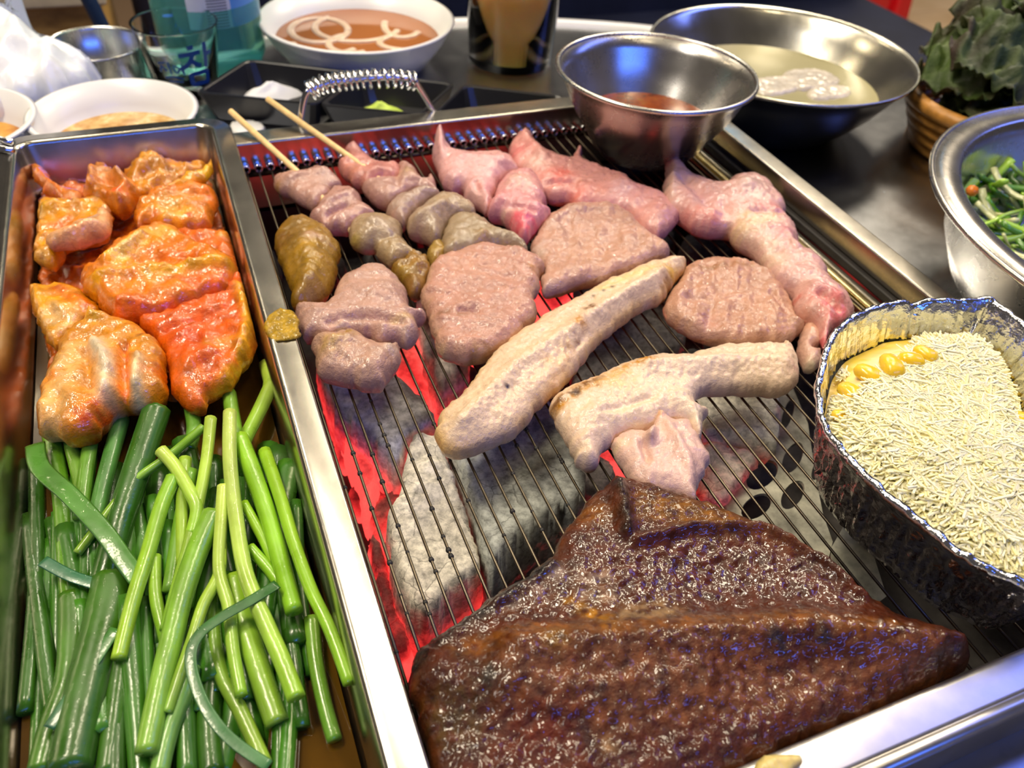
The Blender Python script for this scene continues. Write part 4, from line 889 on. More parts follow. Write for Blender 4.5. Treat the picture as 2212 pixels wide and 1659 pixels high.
STALKS = {1: 'mid green scallion stalk along the left tray wall', 2: 'short scallion stub leaving the front of the pale kimchi stem', 3: 'upright scallion stub touching the pale kimchi stem', 4: 'dark bluish green scallion tip beside the thick dark tube', 6: 'wide dark scallion stalk reaching down the left tray wall', 8: 'dark scallion stalk with its cut end under the bright stalk', 9: 'light scallion stalk lying along the right tray wall', 10: 'broad yellowish green stalk under the longest bright stalk', 11: 'thin wavy stalk bent beside the teal leaf', 12: 'pale bluish stalk under the curling teal leaf', 13: 'short stalk under the bright stalk with the tapered end', 14: 'pale upright stalk under the short pale cut one', 15: 'dull green stalk behind the short pale cut one', 16: 'slim slanting stalk crossing under the longest bright stalk', 17: 'lower slim slanting stalk touching the teal leaf', 18: 'scallion stub half under the broad red kimchi leaf', 19: 'scallion stub beside the longest stalk at the kimchi edge', 20: 'light stalk tucked under the right side of the red kimchi leaf', 22: 'thin stalk lying across the others toward the left tray wall', 23: 'pale-headed stalk standing next to the longest bright stalk',
          31: 'broad flat dark leaf draped from the kimchi across the left stalks', 32: 'short bluish leaf crossing the left stalks', 33: 'dark narrow leaf slanting over the widest tube'}
# lower layer, dark, seeded by the bunch's own direction
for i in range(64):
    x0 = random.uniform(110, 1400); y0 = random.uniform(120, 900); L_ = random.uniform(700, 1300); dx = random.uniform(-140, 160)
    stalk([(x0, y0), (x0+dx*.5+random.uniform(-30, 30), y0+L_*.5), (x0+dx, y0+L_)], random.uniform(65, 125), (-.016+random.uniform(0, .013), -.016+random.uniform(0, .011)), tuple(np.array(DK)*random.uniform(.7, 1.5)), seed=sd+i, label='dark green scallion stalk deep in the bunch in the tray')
BL = 'bright light green scallion stalk on top of the bunch'
stalk([(240,80),(280,300),(300,500),(320,800),(340,900)], 85, (-.004,-.008), MD, seed=1)
stalk([(330,110),(380,320),(400,480)], 70, -.004, (.16,.34,.03), seed=2)
stalk([(435,80),(400,300),(380,480)], 72, (-.001,-.003), (.11,.27,.018), seed=3)
stalk([(575,10),(520,200),(470,400),(440,560)], 80, (-.001,-.004), (.06,.19,.03), seed=4)
stalk([(740,-30),(690,120),(630,300),(575,470),(530,640),(480,820)], 135, (.004,-.006), (.03,.12,.006), (.022,.09,.005), seed=5, label='thick dark green scallion tube leaving the kimchi')
stalk([(340,850),(340,1050),(320,1250),(250,1450),(190,1680)], 130, (-.008,-.008), (.045,.14,.006), seed=6)
stalk([(540,780),(490,1000),(410,1300),(330,1680)], 210, (-.006,-.004), (.04,.13,.006), (.025,.095,.006), seed=7, label='widest dark green scallion tube along the left of the bunch')
stalk([(575,1140),(540,1400),(500,1690)], 105, -.006, (.035,.12,.005), seed=8)
stalk([(1470,950),(1490,1150),(1530,1350),(1580,1530)], 75, (-.006,-.010), (.20,.40,.03), (.10,.26,.02), seed=9)
stalk([(1110,760),(1160,1000),(1240,1250),(1310,1450)], 115, (-.002,-.006), LT, (.20,.36,.03), seed=10)
stalk([(1020,780),(1010,1000),(1040,1200),(1140,1400),(1250,1640)], 75, (-.004,-.006), (.14,.30,.025), (.24,.40,.03), seed=11)
stalk([(900,1180),(870,1300),(800,1480),(750,1690)], 95, (-.002,-.004), (.12,.28,.05), (.14,.30,.05), seed=12)
stalk([(730,660),(735,850),(770,1010),(790,1090)], 62, (.000,-.004), LT, MD, seed=13)
stalk([(875,200),(860,420),(860,700)], 62, (.003,.000), (.26,.42,.03), seed=14)
stalk([(900,260),(850,520),(800,830)], 75, (.001,-.002), (.13,.30,.02), seed=15)
stalk([(1150,410),(1240,570),(1300,700)], 52, (.002,.000), (.28,.52,.02), seed=16)
stalk([(1180,620),(1270,720),(1320,790)], 58, (.001,.000), (.25,.5,.02), seed=17)
stalk([(900,-60),(915,60),(890,160)], 70, (-.002,-.002), (.10,.26,.02), seed=18)
stalk([(1080,-110),(1110,60),(1150,260)], 70, (-.002,-.002), (.16,.34,.02), seed=19)
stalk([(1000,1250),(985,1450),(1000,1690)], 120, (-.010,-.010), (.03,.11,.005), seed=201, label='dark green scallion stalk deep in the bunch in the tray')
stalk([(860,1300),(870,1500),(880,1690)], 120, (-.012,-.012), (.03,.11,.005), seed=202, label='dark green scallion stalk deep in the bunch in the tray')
stalk([(1330,-260),(1240,-60),(1150,120)], 70, (-.006,.000), (.34,.46,.05), (.23,.48,.02), seed=20)
stalk([(1010,460),(930,640),(860,850),(810,1050),(750,1300),(690,1590)], 112, (.004,.000), (.17,.36,.02), (.20,.40,.04), seed=21, label='long mid green scallion stalk with a pale frayed end')
stalk([(960,50),(800,185),(640,300),(540,415),(460,520),(365,645)], 45, (.006,-.002), (.16,.34,.02), (.22,.40,.03), seed=22)
stalk([(995,10),(975,200),(935,420),(880,640),(830,820),(780,1010)], 58, (.007,.000), (.4,.56,.06), (.15,.33,.02), seed=23)
stalk([(820,290),(760,430),(700,640),(640,830),(600,980),(560,1145)], 76, (.005,.000), (.2,.42,.02), (.34,.56,.03), seed=24, label='bright stalk tapering to a cut end above the widest dark tube')
stalk([(1045,430),(1040,560),(1035,740),(960,890),(905,1060),(840,1250),(790,1400)], 60, (.006,.000), (.42,.58,.05), (.17,.34,.03), seed=25, label='bright forked stalk bending left under its twin')
stalk([(1055,330),(1045,480),(1035,730),(1080,900),(1100,1100),(1140,1320)], 62, (.008,.000), (.48,.6,.1), (.24,.48,.025), seed=26, label='bright forked stalk with a pale cut head bending right')
stalk([(1250,165),(1320,370),(1390,600),(1470,820),(1560,1010),(1650,1260)], 64, (.002,.006), (.28,.52,.02), (.23,.48,.02), seed=27, label='bright stalk whose end leans on the tray rim', arch=.004)
stalk([(1130,100),(1200,280),(1270,480),(1330,700),(1390,920)], 88, (.003,.002), (.25,.5,.02), (.23,.48,.02), seed=28, label='broad bright stalk cut off square beside the rim-leaning one')
stalk([(1085,-20),(1085,200),(1110,450),(1150,700),(1200,850),(1270,1010),(1340,1170),(1400,1330)], 82, (.010,.002), (.48,.6,.12), (.27,.52,.025), seed=29, label='longest bright scallion stalk lying over the bunch', taper=(.8, 1.1))
stalk([(760,160),(830,240),(900,360),(930,440),(905,560)], 66, (.008,.003), (.44,.58,.08), (.25,.5,.02), seed=30, label='short pale scallion stalk with a cut end pointing at the kimchi')
leaf([(165,130),(190,240),(330,370),(480,530),(560,640),(655,770)], 92, (.004,.003), (.055,.18,.014), (.075,.24,.03), seed=31, arch=.004)
leaf([(200,680),(330,750),(450,790),(600,850)], 62, (.000,-.002), TL, (.05,.18,.08), seed=32)
leaf([(545,1000),(430,1180),(330,1320),(230,1470)], 62, (.002,.000), (.055,.19,.03), TL, seed=33)
leaf([(1310,790),(1180,870),(1040,950),(940,1030),(900,1130),(925,1270),(1000,1420),(1110,1540),(1270,1650)], 58, (.008,.004), (.03,.13,.02), (.05,.17,.05), seed=34, arch=.003, label='dark teal scallion leaf curling across the bunch')

# ------------------------------------------------------------------ foil dish with corn and cheese
RZ = .048
rim_px = [(1762,850),(1770,800),(1788,735),(1830,688),(1900,658),(1975,645),(2060,645),(2150,643),(2212,680),(2262,760),(2300,860),(2350,1000),(2400,1150),(2380,1260),(2300,1285),(2212,1262),(2080,1200),(1990,1130),(1900,1060),(1830,990),(1778,920)]
rim = np.array([W(u, v, RZ)[:2] for u, v in rim_px])
rl = np.array(catmull(list(rim), 12, True)); rl[:, 0] = np.where(rl[:, 0] > .366, .366 + .0070*(1-np.exp(-(rl[:, 0]-.366)/.0070)), rl[:, 0]); cen = rl.mean(0)
L = np.linalg.norm(np.roll(rl, -1, 0)-rl, axis=1); s = np.concatenate([[0], np.cumsum(L)]); lc = np.vstack([rl, rl[:1]])
NR = 420; tt = np.linspace(0, s[-1], NR, endpoint=False)
rl = np.stack([np.interp(tt, s, lc[:, 0]), np.interp(tt, s, lc[:, 1])], 1)
tan = np.roll(rl, -1, 0) - np.roll(rl, 1, 0); tan /= np.linalg.norm(tan, axis=1)[:, None]
nor = np.stack([tan[:, 1], -tan[:, 0]], 1)
if ((rl-cen)*nor).sum() < 0: nor = -nor
m, nt, b = new_mat('crinkled_foil'); setp(b, Base_Color=(.86, .86, .88), Metallic=1.0, Roughness=.16)
vec = tex_coord(nt)
vo = nt.nodes.new('ShaderNodeTexVoronoi'); vo.inputs['Scale'].default_value = 190; nt.links.new(vec, vo.inputs['Vector'])
nn_ = add_noise(nt, vec, 130, 4)
p_ = bump(nt, b, nn_.outputs[0], .7, .0016); bump(nt, b, vo.outputs['Distance'], .5, .0012, p_)
M['foil'] = m
dish = tag(empty('foil_dish', (float(cen[0]), float(cen[1]), 0)), 'crinkled aluminium foil dish of corn and cheese on the grate', 'dish')
pl = fbm(np.c_[rl*420, np.zeros(NR)], 3); pl2 = fbm(np.c_[rl*150, np.ones(NR)*4], 2)
def ring(ins, z, pleat, zn=0.0):
    pz = .55*pl + .75*fbm(np.c_[rl*300, np.full(NR, z*330)], 3)
    o_ = rl - nor*(ins - pleat*pz[:, None])
    zz = z + zn*pl2
    # notch in the rim where the foil is torn
    nt_ = W(1990, 660, RZ)[:2]; w_ = np.exp(-(np.linalg.norm(rl-np.array(nt_), axis=1)/.0045)**2)
    zz = zz - (w_*.016 if z > .030 else 0)
    return np.c_[o_, zz]
rings = [ring(.0035, .0400, .0010), ring(.0012, RZ-.004, .0005, .001), ring(-.0004, RZ-.0015, .0004, .0012), ring(.0000, RZ+.0006, .0004, .0014), ring(.0020, RZ+.0008, .0004, .0014), ring(.0030, RZ-.001, .0005, .0012),
         ring(.0045, RZ-.008, .0014), ring(.0085, .026, .0022), ring(.0120, .010, .0020), ring(.0140, .0025, .0010), ring(.020, .0018, 0)]
outer = [ring(.0035 + .0100*q_, .0400 - .0375*q_, .0010 + .0022*math.sin(PI*q_)) for q_ in np.linspace(0, 1, 13)] + [ring(.0200, .0010, 0)]
def ring_mesh(rs, close):
    vs = np.vstack(rs); fs = []
    for i in range(len(rs)-1):
        for k in range(NR):
            a, b2 = i*NR+k, i*NR+(k+1) % NR; fs.append((a, b2, b2+NR, a+NR))
    if close: fs.append(tuple(range((len(rs)-1)*NR, len(rs)*NR)))
    return vs, fs
vs, fs = ring_mesh(outer[::-1], False); fs.append(tuple(range(NR))); mesh('outer_wall', vs, fs, M['foil'], dish)
vs, fs = ring_mesh(rings, True); mesh('rim_and_lining', vs, fs, M['foil'], dish)
# cheese mound
m = food('cheese', .40, .45, 0, 300, .1, radius=(.005, .004, .002), cvar=.05); M['cheese'] = m
m = food('corn', .22, .25, .3, 200, .1, radius=(.004, .003, .001), cvar=.06); M['corn'] = m
inl = rl - nor*.0092
def mound_z(p):
    d = poly_dist(p, inl[::6]); c0 = np.array(W(2130, 1000, .04)[:2]); r = np.linalg.norm(p-c0, axis=1)
    return .028 + .010*smooth01(d/.02) + .006*np.exp(-(r/.035)**2) + .0016*fbm(np.c_[p*120, np.zeros(len(p))], 3)
g = np.stack(np.meshgrid(np.arange(rl[:, 0].min(), rl[:, 0].max(), .0022), np.arange(rl[:, 1].min(), rl[:, 1].max(), .0022)), -1).reshape(-1, 2)
g = g[inside(g, inl)]; g = g[poly_dist(g, inl[::4]) > .0012]
lp = inl[::4]
o_ = geometry.delaunay_2d_cdt([Vector(p) for p in lp] + [Vector(p) for p in g], [], [list(range(len(lp)))], 1, 1e-7)
v2 = np.array([tuple(v) for v in o_[0]]); zz = mound_z(v2)
cn = fbm(np.c_[v2*150, np.zeros(len(v2))], 3)[:, None]
dd = poly_dist(v2, inl[::6])[:, None]
wc = np.clip(np.exp(-(dd/.008)**2) + .35*(cn > .25), 0, 1)
cols = np.array((.90,.80,.40))*(1-wc) + np.array((.86,.60,.05))*wc
mesh_f = []
for f in o_[2]:
    a, b2, c_ = f[:3]
    cr = np.cross(v2[b2]-v2[a], v2[c_]-v2[a]); mesh_f.append((a, b2, c_) if cr > 0 else (a, c_, b2))
tag(mesh('corn_cheese_filling', np.c_[v2, zz], mesh_f, M['cheese'], None, True, cols), 'creamy yellow corn cheese filling in the foil dish', 'cheese', kind='stuff')
# shreds
sv, sf, scol = [], [], []
cnt = 0
c0 = np.array(W(2110, 1010, .04)[:2]); 
cand = rng.uniform(rl.min(0), rl.max(0), (30000, 2)); cand = cand[inside(cand, inl)]
cand = cand[poly_dist(cand, inl[::4]) > .002]
# keep the kernels' corner bare
kc = np.array([W(u, v, .03)[:2] for u, v in ((1850, 790), (1900, 770), (1960, 750), (1830, 850))])
cand = cand[poly_dist(cand, kc, False) > .0075][:11000]
cz = mound_z(cand); cd = poly_dist(cand, inl[::4])
for (x, y), z, dw in zip(cand, cz, cd):
    a = rng.uniform(0, 2*PI); Lh = min(rng.uniform(.006, .017), 1.7*dw); w_ = rng.uniform(.00028, .0005); th = w_*.7
    dx, dy = math.cos(a), math.sin(a); bend = rng.uniform(-.22, .22)*Lh; lift = rng.uniform(0, .0014); e0, e1 = rng.uniform(-.0012, .0010, 2)
    n0 = len(sv)
    for t in (-.5, 0, .5):
        px_, py_ = x + dx*t*Lh*2*.5 - dy*bend*(1-4*t*t), y + dy*t*Lh + dx*bend*(1-4*t*t)
        pz = z + .0006 + lift + (e0 if t < 0 else e1 if t > 0 else .0005)
        for s1, s2 in ((-1, 0), (1, 0), (1, 1), (-1, 1)):
            sv.append((px_ - dy*w_*s1, py_ + dx*w_*s1, pz + th*2*s2))
    for i in range(2):
        for k in range(4):
            sf.append((n0+i*4+k, n0+i*4+(k+1) % 4, n0+(i+1)*4+(k+1) % 4, n0+(i+1)*4+k))
    sf += [(n0+3, n0+2, n0+1, n0), (n0+8, n0+9, n0+10, n0+11)]
    q_ = rng.uniform(0, 1); c_ = np.array((.97,.93,.64))*(1-q_) + np.array((.96,.86,.36))*q_
    scol += [c_]*12
tag(mesh('shredded_cheese', sv, sf, M['cheese'], None, False, np.array(scol)), 'heap of pale shredded cheese on the corn in the foil dish', 'cheese', kind='stuff')
# kernels
def kernel(u, v, z, s_, rot, i):
    c_ = W(u, v, z); vs = []; n1, n2 = 14, 8
    for a in range(n2+1):
        ph = PI*a/n2
        for k in range(n1):
            th = 2*PI*k/n1
            x, y, zz = math.sin(ph)*math.cos(th), math.sin(ph)*math.sin(th), math.cos(ph)
            x, y = np.sign(x)*abs(x)**.75, np.sign(y)*abs(y)**.75
            x *= (1 - .28*(y+1)/2)
            X_, Y_ = x*s_*.9, y*s_*1.15
            vs.append((c_.x + X_*math.cos(rot)-Y_*math.sin(rot), c_.y + X_*math.sin(rot)+Y_*math.cos(rot), c_.z + zz*s_*.62))
    fs = [(a*n1+k, a*n1+(k+1) % n1, (a+1)*n1+(k+1) % n1, (a+1)*n1+k) for a in range(n2) for k in range(n1)]
    cols = np.tile((.84,.55,.025), (len(vs), 1)) 
    tag(mesh('corn_kernel', vs, fs[::1], M['corn'], None, True, cols), 'yellow sweetcorn kernel at the edge of the cheese in the foil dish', 'corn kernel', 'corn kernels')
for i, (u, v, s_, r_) in enumerate([(1875,808,.0060,.5),(1925,790,.0066,-.3),(1968,778,.0056,1.0),(1838,850,.0062,.2),(1998,765,.0054,.4),(1818,900,.0042,.8),(2010,745,.0044,1.6),(2190,905,.0060,.9),(2205,930,.0050,.2)]):
    zc = float(mound_z(np.array([W(u, v, .033)[:2]]))[0]) + .0028
    kernel(u, v, zc, s_, r_, i)
# crumb on the front rail
tag(blob('cheese_crumb', [(1640,1640),(1670,1628),(1720,1632),(1725,1660),(1690,1690),(1630,1690)], .004, RAIL-.0003, M['cheese'], None, .003, res=.0012, base=(.80,.66,.34), noise=.001, nscale=300, seed=72), 'pale cheese crumb stuck to the front rail', 'cheese crumb')

# ------------------------------------------------------------------ bowls
def bowl_thing(name, label, c, prof_out, prof_in, mat, mat_in=None, n=96, rim=None, part='shell'):
    t = tag(empty(name, c), label, 'bowl')
    lathe(part, prof_out + prof_in, c, mat, t, n, True)
    if rim:
        r, z, rr = rim
        pts = [(c[0]+r*math.cos(2*PI*k/96), c[1]+r*math.sin(2*PI*k/96), c[2]+z) for k in range(97)]
        tube('rolled_rim', pts, rr, mat, t, 10, cap=False)
    return t
# small sauce bowl on the grate
c = (.319, .491, WR)
bowl_thing('sauce_bowl', 'small stainless steel bowl of red dipping sauce standing on the grate', c,
           [(.0, .0), (.026, .0), (.034, .004), (.042, .013), (.0475, .023), (.055, .034), (.061, .045), (.0655, .056), (.070, .063), (.0715, .0645)],
           [(.0690, .0645), (.0645, .056), (.060, .045), (.054, .034), (.0465, .023), (.041, .014), (.033, .006), (.0, .0045)], M['steel_bowl'], rim=(.0705, .0645, .0018))
m, nt, b = new_mat('red_sauce'); setp(b, Roughness=.10); n = add_noise(nt, tex_coord(nt), 90, 5)
nt.links.new(ramp(nt, n.outputs[0], [(.35, (.10, .012, .002)), (.6, (.24, .045, .004)), (.72, (.20, .09, .008))]), b.inputs['Base Color']); M['sauce'] = m
def pool(name, label, cat, c, r, z, mat, group=None, amp=0.0, n=64):
    vs = [(c[0], c[1], c[2]+z)]; fs = []
    for j, q_ in enumerate((.4, .75, 1.0)):
        for k in range(n):
            a = 2*PI*k/n; vs.append((c[0]+r*q_*math.cos(a), c[1]+r*q_*math.sin(a), c[2]+z+amp*math.sin(7*a+j*2)*(q_ < 1)))
    for k in range(n):
        fs.append((0, 1+k, 1+(k+1) % n))
        for j in range(2): fs.append((1+j*n+k, 1+(j+1)*n+k, 1+(j+1)*n+(k+1) % n, 1+j*n+(k+1) % n))
    return tag(mesh(name, vs, fs, mat), label, cat, group, 'stuff')
pool('dipping_sauce', 'red-brown dipping sauce with chilli seeds in the small steel bowl', 'sauce', c, .0500, .0275, M['sauce'], amp=.0002)
# big bowl
c = (.500, .578, TABLE)
bowl_thing('cold_soup_bowl', 'large stainless steel bowl with a black outside holding icy broth', c,
           [(.0, .0), (.062, .0), (.066, .003), (.078, .014), (.092, .030), (.104, .048), (.1125, .060), (.1155, .0615)], [(.1145, .0625), (.111, .0605)], M['black_plastic'])
t = [o for o in COL.objects if o.name.startswith('cold_soup_bowl')][0]
lathe('steel_lining', [(.1152, .0618), (.1165, .0632), (.1155, .0645), (.1135, .0635), (.1105, .060), (.102, .048), (.090, .030), (.076, .0145), (.063, .005), (.0, .004)], c, M['steel_big'], t, 96, True)
m, nt, b = new_mat('cloudy_broth'); setp(b, Base_Color=(.30, .27, .14), Roughness=.25); b.inputs['Specular IOR Level'].default_value = .2; M['broth'] = m
pool('icy_broth', 'cloudy pale broth in the large black and steel bowl', 'broth', c, .0922, .0340, M['broth'])
M['ice'] = plain('ice', (.52, .46, .37), .16, 0, 60, .25, .5, 160)
for i, (u, v, r_) in enumerate([(1745,180,70),(1670,190,55),(1790,205,50)]):
    tag(blob('ice_piece', [(u+r_*math.cos(a)*random.uniform(.8, 1.2), v+r_*.35*math.sin(a)*random.uniform(.8, 1.2)) for a in np.linspace(0, 2*PI, 9)[:-1]], .008, TABLE+.0285, M['ice'], None, .006, res=.002, seed=75+i), 'pale slushy ice piece floating in the broth', 'ice', 'ice in the broth')
# salad bowl on the right
c = (.568, .222, TABLE)
bowl_thing('salad_bowl', 'wide-rimmed stainless steel bowl of scallion salad beside the grill', c,
           [(.0, .0), (.105, .0), (.116, .004), (.140, .022), (.152, .045), (.156, .070), (.1575, .079), (.172, .081), (.1745, .080)], [(.1740, .0825), (.158, .0815), (.1555, .080), (.154, .070), (.150, .045), (.138, .024), (.114, .008), (.0, .006)], M['steel_bowl'], rim=(.1740, .0812, .0020))
for i in range(95):
    z0 = c[2]+.020+random.uniform(0, .030)
    p_ = W(random.uniform(2075, 2330), random.uniform(395, 640), z0); cx_, cy_ = p_.x, p_.y
    a = random.uniform(0, PI); L_ = random.uniform(.014, .036); k = random.uniform(-.014, .014); up = random.uniform(0, .016)
    P = []
    for t_ in np.linspace(-1, 1, 9):
        x = cx_+math.cos(a)*L_*t_ - math.sin(a)*k*(1-t_*t_); y = cy_+math.sin(a)*L_*t_+math.cos(a)*k*(1-t_*t_)
        dr = math.hypot(x-c[0], y-c[1]); mx = .138 if z0 < c[2]+.035 else .146
        if dr > mx: x, y = c[0]+(x-c[0])*mx/dr, c[1]+(y-c[1])*mx/dr
        P.append((x, y, z0 + up*(t_*t_)))
    col_ = [LT, MD, (.24,.40,.05), (.50,.52,.24), (.08,.22,.02)][i % 5]
    vs, fs = tube_geo(P, random.uniform(.0016, .0036), 7, .6)
    tag(mesh('scallion_shred', vs, fs, M['green'], None, True, np.tile(col_, (len(vs), 1))), 'curled scallion shred in the steel salad bowl', 'scallion shred', 'scallion salad shreds')
M['carrot'] = plain('carrot', (.75, .20, .01), .35, 0, 300, .1)
p = W(2100, 412, .035)
tag(mesh('carrot_piece', *(lambda g: (g[0], g[1]))(lathe_geo([(0, -.004), (.003, -.0025), (.0042, 0), (.003, .0025), (0, .004)], (p.x, p.y, p.z), 12)), M['carrot']), 'small orange carrot piece in the steel salad bowl', 'carrot')
# white bowls
def melamine(name, label, c, r, h, rb):
    return bowl_thing(name, label, c, [(.0, .0), (rb*.8, .0), (rb, .003), (r*.90, h*.6), (r-.0015, h-.002), (r+.0008, h)], [(r-.003, h+.0008), (r*.865, h*.6), (rb*.93, .006), (.0, .005)], M['white_plastic'])
c = (.173, .793, TABLE)
melamine('onion_bowl', 'white bowl of onion rings in soy sauce behind the black sauce tray', c, .0915, .041, .066)
m, nt, b = new_mat('soy_broth'); setp(b, Base_Color=(.34, .12, .035), Roughness=.07); M['soy'] = m
pool('soy_broth', 'reddish brown soy broth in the white onion bowl', 'broth', c, .080, .023, M['soy'])
M['onion'] = plain('onion', (.68, .50, .36), .22, 0, 60, .15)
for i, (u, v, ru, rv, full) in enumerate([(690,66,62,26,1),(770,60,90,30,.6),(700,100,70,16,.5),(870,55,40,26,.45),(880,92,60,16,.5),(760,95,50,20,.55)]):
    pts = []
    for t_ in np.linspace(.2*i, .2*i+2*PI*full, 30):
        p = W(u+ru*math.cos(t_), v+rv*math.sin(t_), c[2]+.0232); pts.append(p)
    o = tube('onion_ring', pts, .0036, M['onion'], None, 8, .5, cap=True)
    tag(o, 'translucent onion ring floating in soy broth', 'onion', 'onion rings in the white bowl')
c = (-.0464, .634, TABLE)
melamine('soup_bowl', 'white bowl of golden clear soup behind the kimchi tray', c, .0585, .042, .040)
m, nt, b = new_mat('golden_soup'); setp(b, Roughness=.10); n = add_noise(nt, tex_coord(nt), 70, 5)
nt.links.new(ramp(nt, n.outputs[0], [(.35, (.42, .20, .03)), (.55, (.66, .44, .16)), (.7, (.78, .66, .42))]), b.inputs['Base Color']); M['soup'] = m
pool('golden_soup', 'golden soup with pale bits in the white bowl behind the tray', 'soup', c, .048, .020, M['soup'], amp=.0004)
c = (-.157, .640, TABLE)
melamine('side_dish_bowl', 'white bowl with orange sauce beside the crumpled plastic bag', c, .060, .044, .042)
m, nt, b = new_mat('orange_sauce'); setp(b, Roughness=.12); n = add_noise(nt, tex_coord(nt), 70, 5)
nt.links.new(ramp(nt, n.outputs[0], [(.35, (.45, .16, .01)), (.6, (.70, .36, .06))]), b.inputs['Base Color']); M['osauce'] = m
pool('orange_sauce', 'orange sauce in the white bowl beside the plastic bag', 'sauce', c, .050, .022, M['osauce'], amp=.0004)
# steel cup
c = (-.0566, .772, TABLE)
bowl_thing('steel_cup', 'empty brushed steel cup behind the white soup bowl', c, [(.0, .0), (.035, .0), (.037, .002), (.0388, .040), (.0400, .042)], [(.0386, .0428), (.0376, .040), (.036, .004), (.0, .003)], steel('brushed_cup', (.66, .65, .62), .26, (1, 1, .15), 60, .08))
# printed tumbler
m, nt, b = new_mat('clear_glass'); setp(b, Base_Color=(.96, .98, .98), Roughness=.03); b.inputs['Transmission Weight'].default_value = 1.0; b.inputs['IOR'].default_value = 1.22; M['glass'] = m
c = (.0095, .744, TABLE)
gt = tag(empty('printed_glass', c), 'clear glass tumbler with blue brush lettering', 'glass')
lathe('glass_body', [(.0, .0), (.0225, .0), (.0245, .002), (.0340, .0635), (.0347, .065)] + [(.0334, .065), (.0326, .0635), (.0232, .007), (.0, .006)], c, M['glass'], gt, 64)
M['blue_print'] = plain('blue_print', (.012, .07, .26), .4)
def print_strokes(strokes, width, ang0, zc, name):
    vs, fs = [], []
    for st_ in strokes:
        path = catmull(st_, 6)
        for i, (x, y) in enumerate(path):
            x0, y0 = path[max(i-1, 0)]; x1, y1 = path[min(i+1, len(path)-1)]
            dx, dy = x1-x0, y1-y0; l_ = math.hypot(dx, dy) + 1e-9
            for s1 in (-1, 1):
                gx, gy = x - dy/l_*width*s1*.5, y + dx/l_*width*s1*.5
                z = zc + gy; r = .0245 + (.0340-.0245)*(z-.002)/.0615 + .00025
                a = ang0 + gx/r
                vs.append((c[0]+r*math.cos(a), c[1]+r*math.sin(a), c[2]+z))
        n0 = len(vs) - 2*len(path)
        fs += [(n0+2*i, n0+2*i+1, n0+2*i+3, n0+2*i+2) for i in range(len(path)-1)]
    return mesh(name, vs, fs, M['blue_print'], gt)
k = .00125
cham = [[(-3*k, 14*k), (1*k, 14.5*k)], [(-9*k, 9.5*k), (-2*k, 10*k), (5*k, 10.5*k)], [(0, 10*k), (-3*k, 4*k), (-9*k, 0)], [(-2*k, 6*k), (2*k, 2.5*k), (5*k, 1*k)],
        [(9*k, 16*k), (9*k, 8*k), (8.6*k, -1*k)], [(9*k, 8*k), (14*k, 8.5*k)], [(-3*k, -4*k), (9.5*k, -3.4*k)], [(9*k, -3.4*k), (8.4*k, -11.5*k)], [(9*k, -11.2*k), (-2.6*k, -11*k)], [(-3*k, -3.4*k), (-2.2*k, -11.4*k)]]
view = math.atan2(-c[1], -c[0])
print_strokes(cham, .0036, view + .28, .036, 'large_lettering')
small = [[(0, 4*k), (5*k, 5*k)], [(2*k, 3*k), (0, -2*k)], [(2*k, 2*k), (5*k, -1*k)], [(7*k, 5*k), (7*k, -3*k)], [(10*k, 3*k), (13*k, 1*k), (11*k, -2*k), (9.5*k, 1*k), (10*k, 3*k)], [(15*k, 4*k), (15*k, -4*k)], [(2*k, -6*k), (8*k, -5*k), (14*k, -6.5*k)], [(4*k, -8*k), (13*k, -8.5*k)]]
print_strokes(small, .0014, view - .66, .036, 'small_lettering')
# bottle
c = (.040, .812, TABLE)
m, nt, b = new_mat('teal_bottle'); setp(b, Base_Color=(.20, .62, .55), Roughness=.10); b.inputs['Transmission Weight'].default_value = .75; b.inputs['IOR'].default_value = 1.2; M['bottle'] = m
bt = tag(empty('drink_bottle', c), 'large teal plastic drink bottle with a white and blue label', 'bottle')
lathe('bottle_body', [(.0, .004), (.030, .0), (.043, .004), (.047, .016), (.047, .060), (.046, .065), (.046, .20), (.044, .22), (.020, .28), (.015, .285), (.015, .31)], c, M['bottle'], bt, 64)
m, nt, b = new_mat('bottle_label'); setp(b, Roughness=.35)
g_ = nt.nodes.new('ShaderNodeNewGeometry'); sp = nt.nodes.new('ShaderNodeSeparateXYZ'); nt.links.new(g_.outputs['Position'], sp.inputs[0])
fx = nt.nodes.new('ShaderNodeMath'); fx.operation = 'GREATER_THAN'; nt.links.new(sp.outputs['X'], fx.inputs[0]); fx.inputs[1].default_value = .058
wv = nt.nodes.new('ShaderNodeMath'); wv.operation = 'SINE'; ml = nt.nodes.new('ShaderNodeMath'); ml.operation = 'MULTIPLY'; ml.inputs[1].default_value = 2600
nt.links.new(sp.outputs['Z'], ml.inputs[0]); nt.links.new(ml.outputs[0], wv.inputs[0])
gr = nt.nodes.new('ShaderNodeMath'); gr.operation = 'GREATER_THAN'; nt.links.new(wv.outputs[0], gr.inputs[0]); gr.inputs[1].default_value = .0
lx = nt.nodes.new('ShaderNodeMath'); lx.operation = 'LESS_THAN'; nt.links.new(sp.outputs['X'], lx.inputs[0]); lx.inputs[1].default_value = .055
l2 = nt.nodes.new('ShaderNodeMath'); l2.operation = 'GREATER_THAN'; nt.links.new(sp.outputs['X'], l2.inputs[0]); l2.inputs[1].default_value = .038
mu = nt.nodes.new('ShaderNodeMath'); mu.operation = 'MULTIPLY'; nt.links.new(gr.outputs[0], mu.inputs[0]); nt.links.new(lx.outputs[0], mu.inputs[1])
mu2 = nt.nodes.new('ShaderNodeMath'); mu2.operation = 'MULTIPLY'; nt.links.new(mu.outputs[0], mu2.inputs[0]); nt.links.new(l2.outputs[0], mu2.inputs[1])
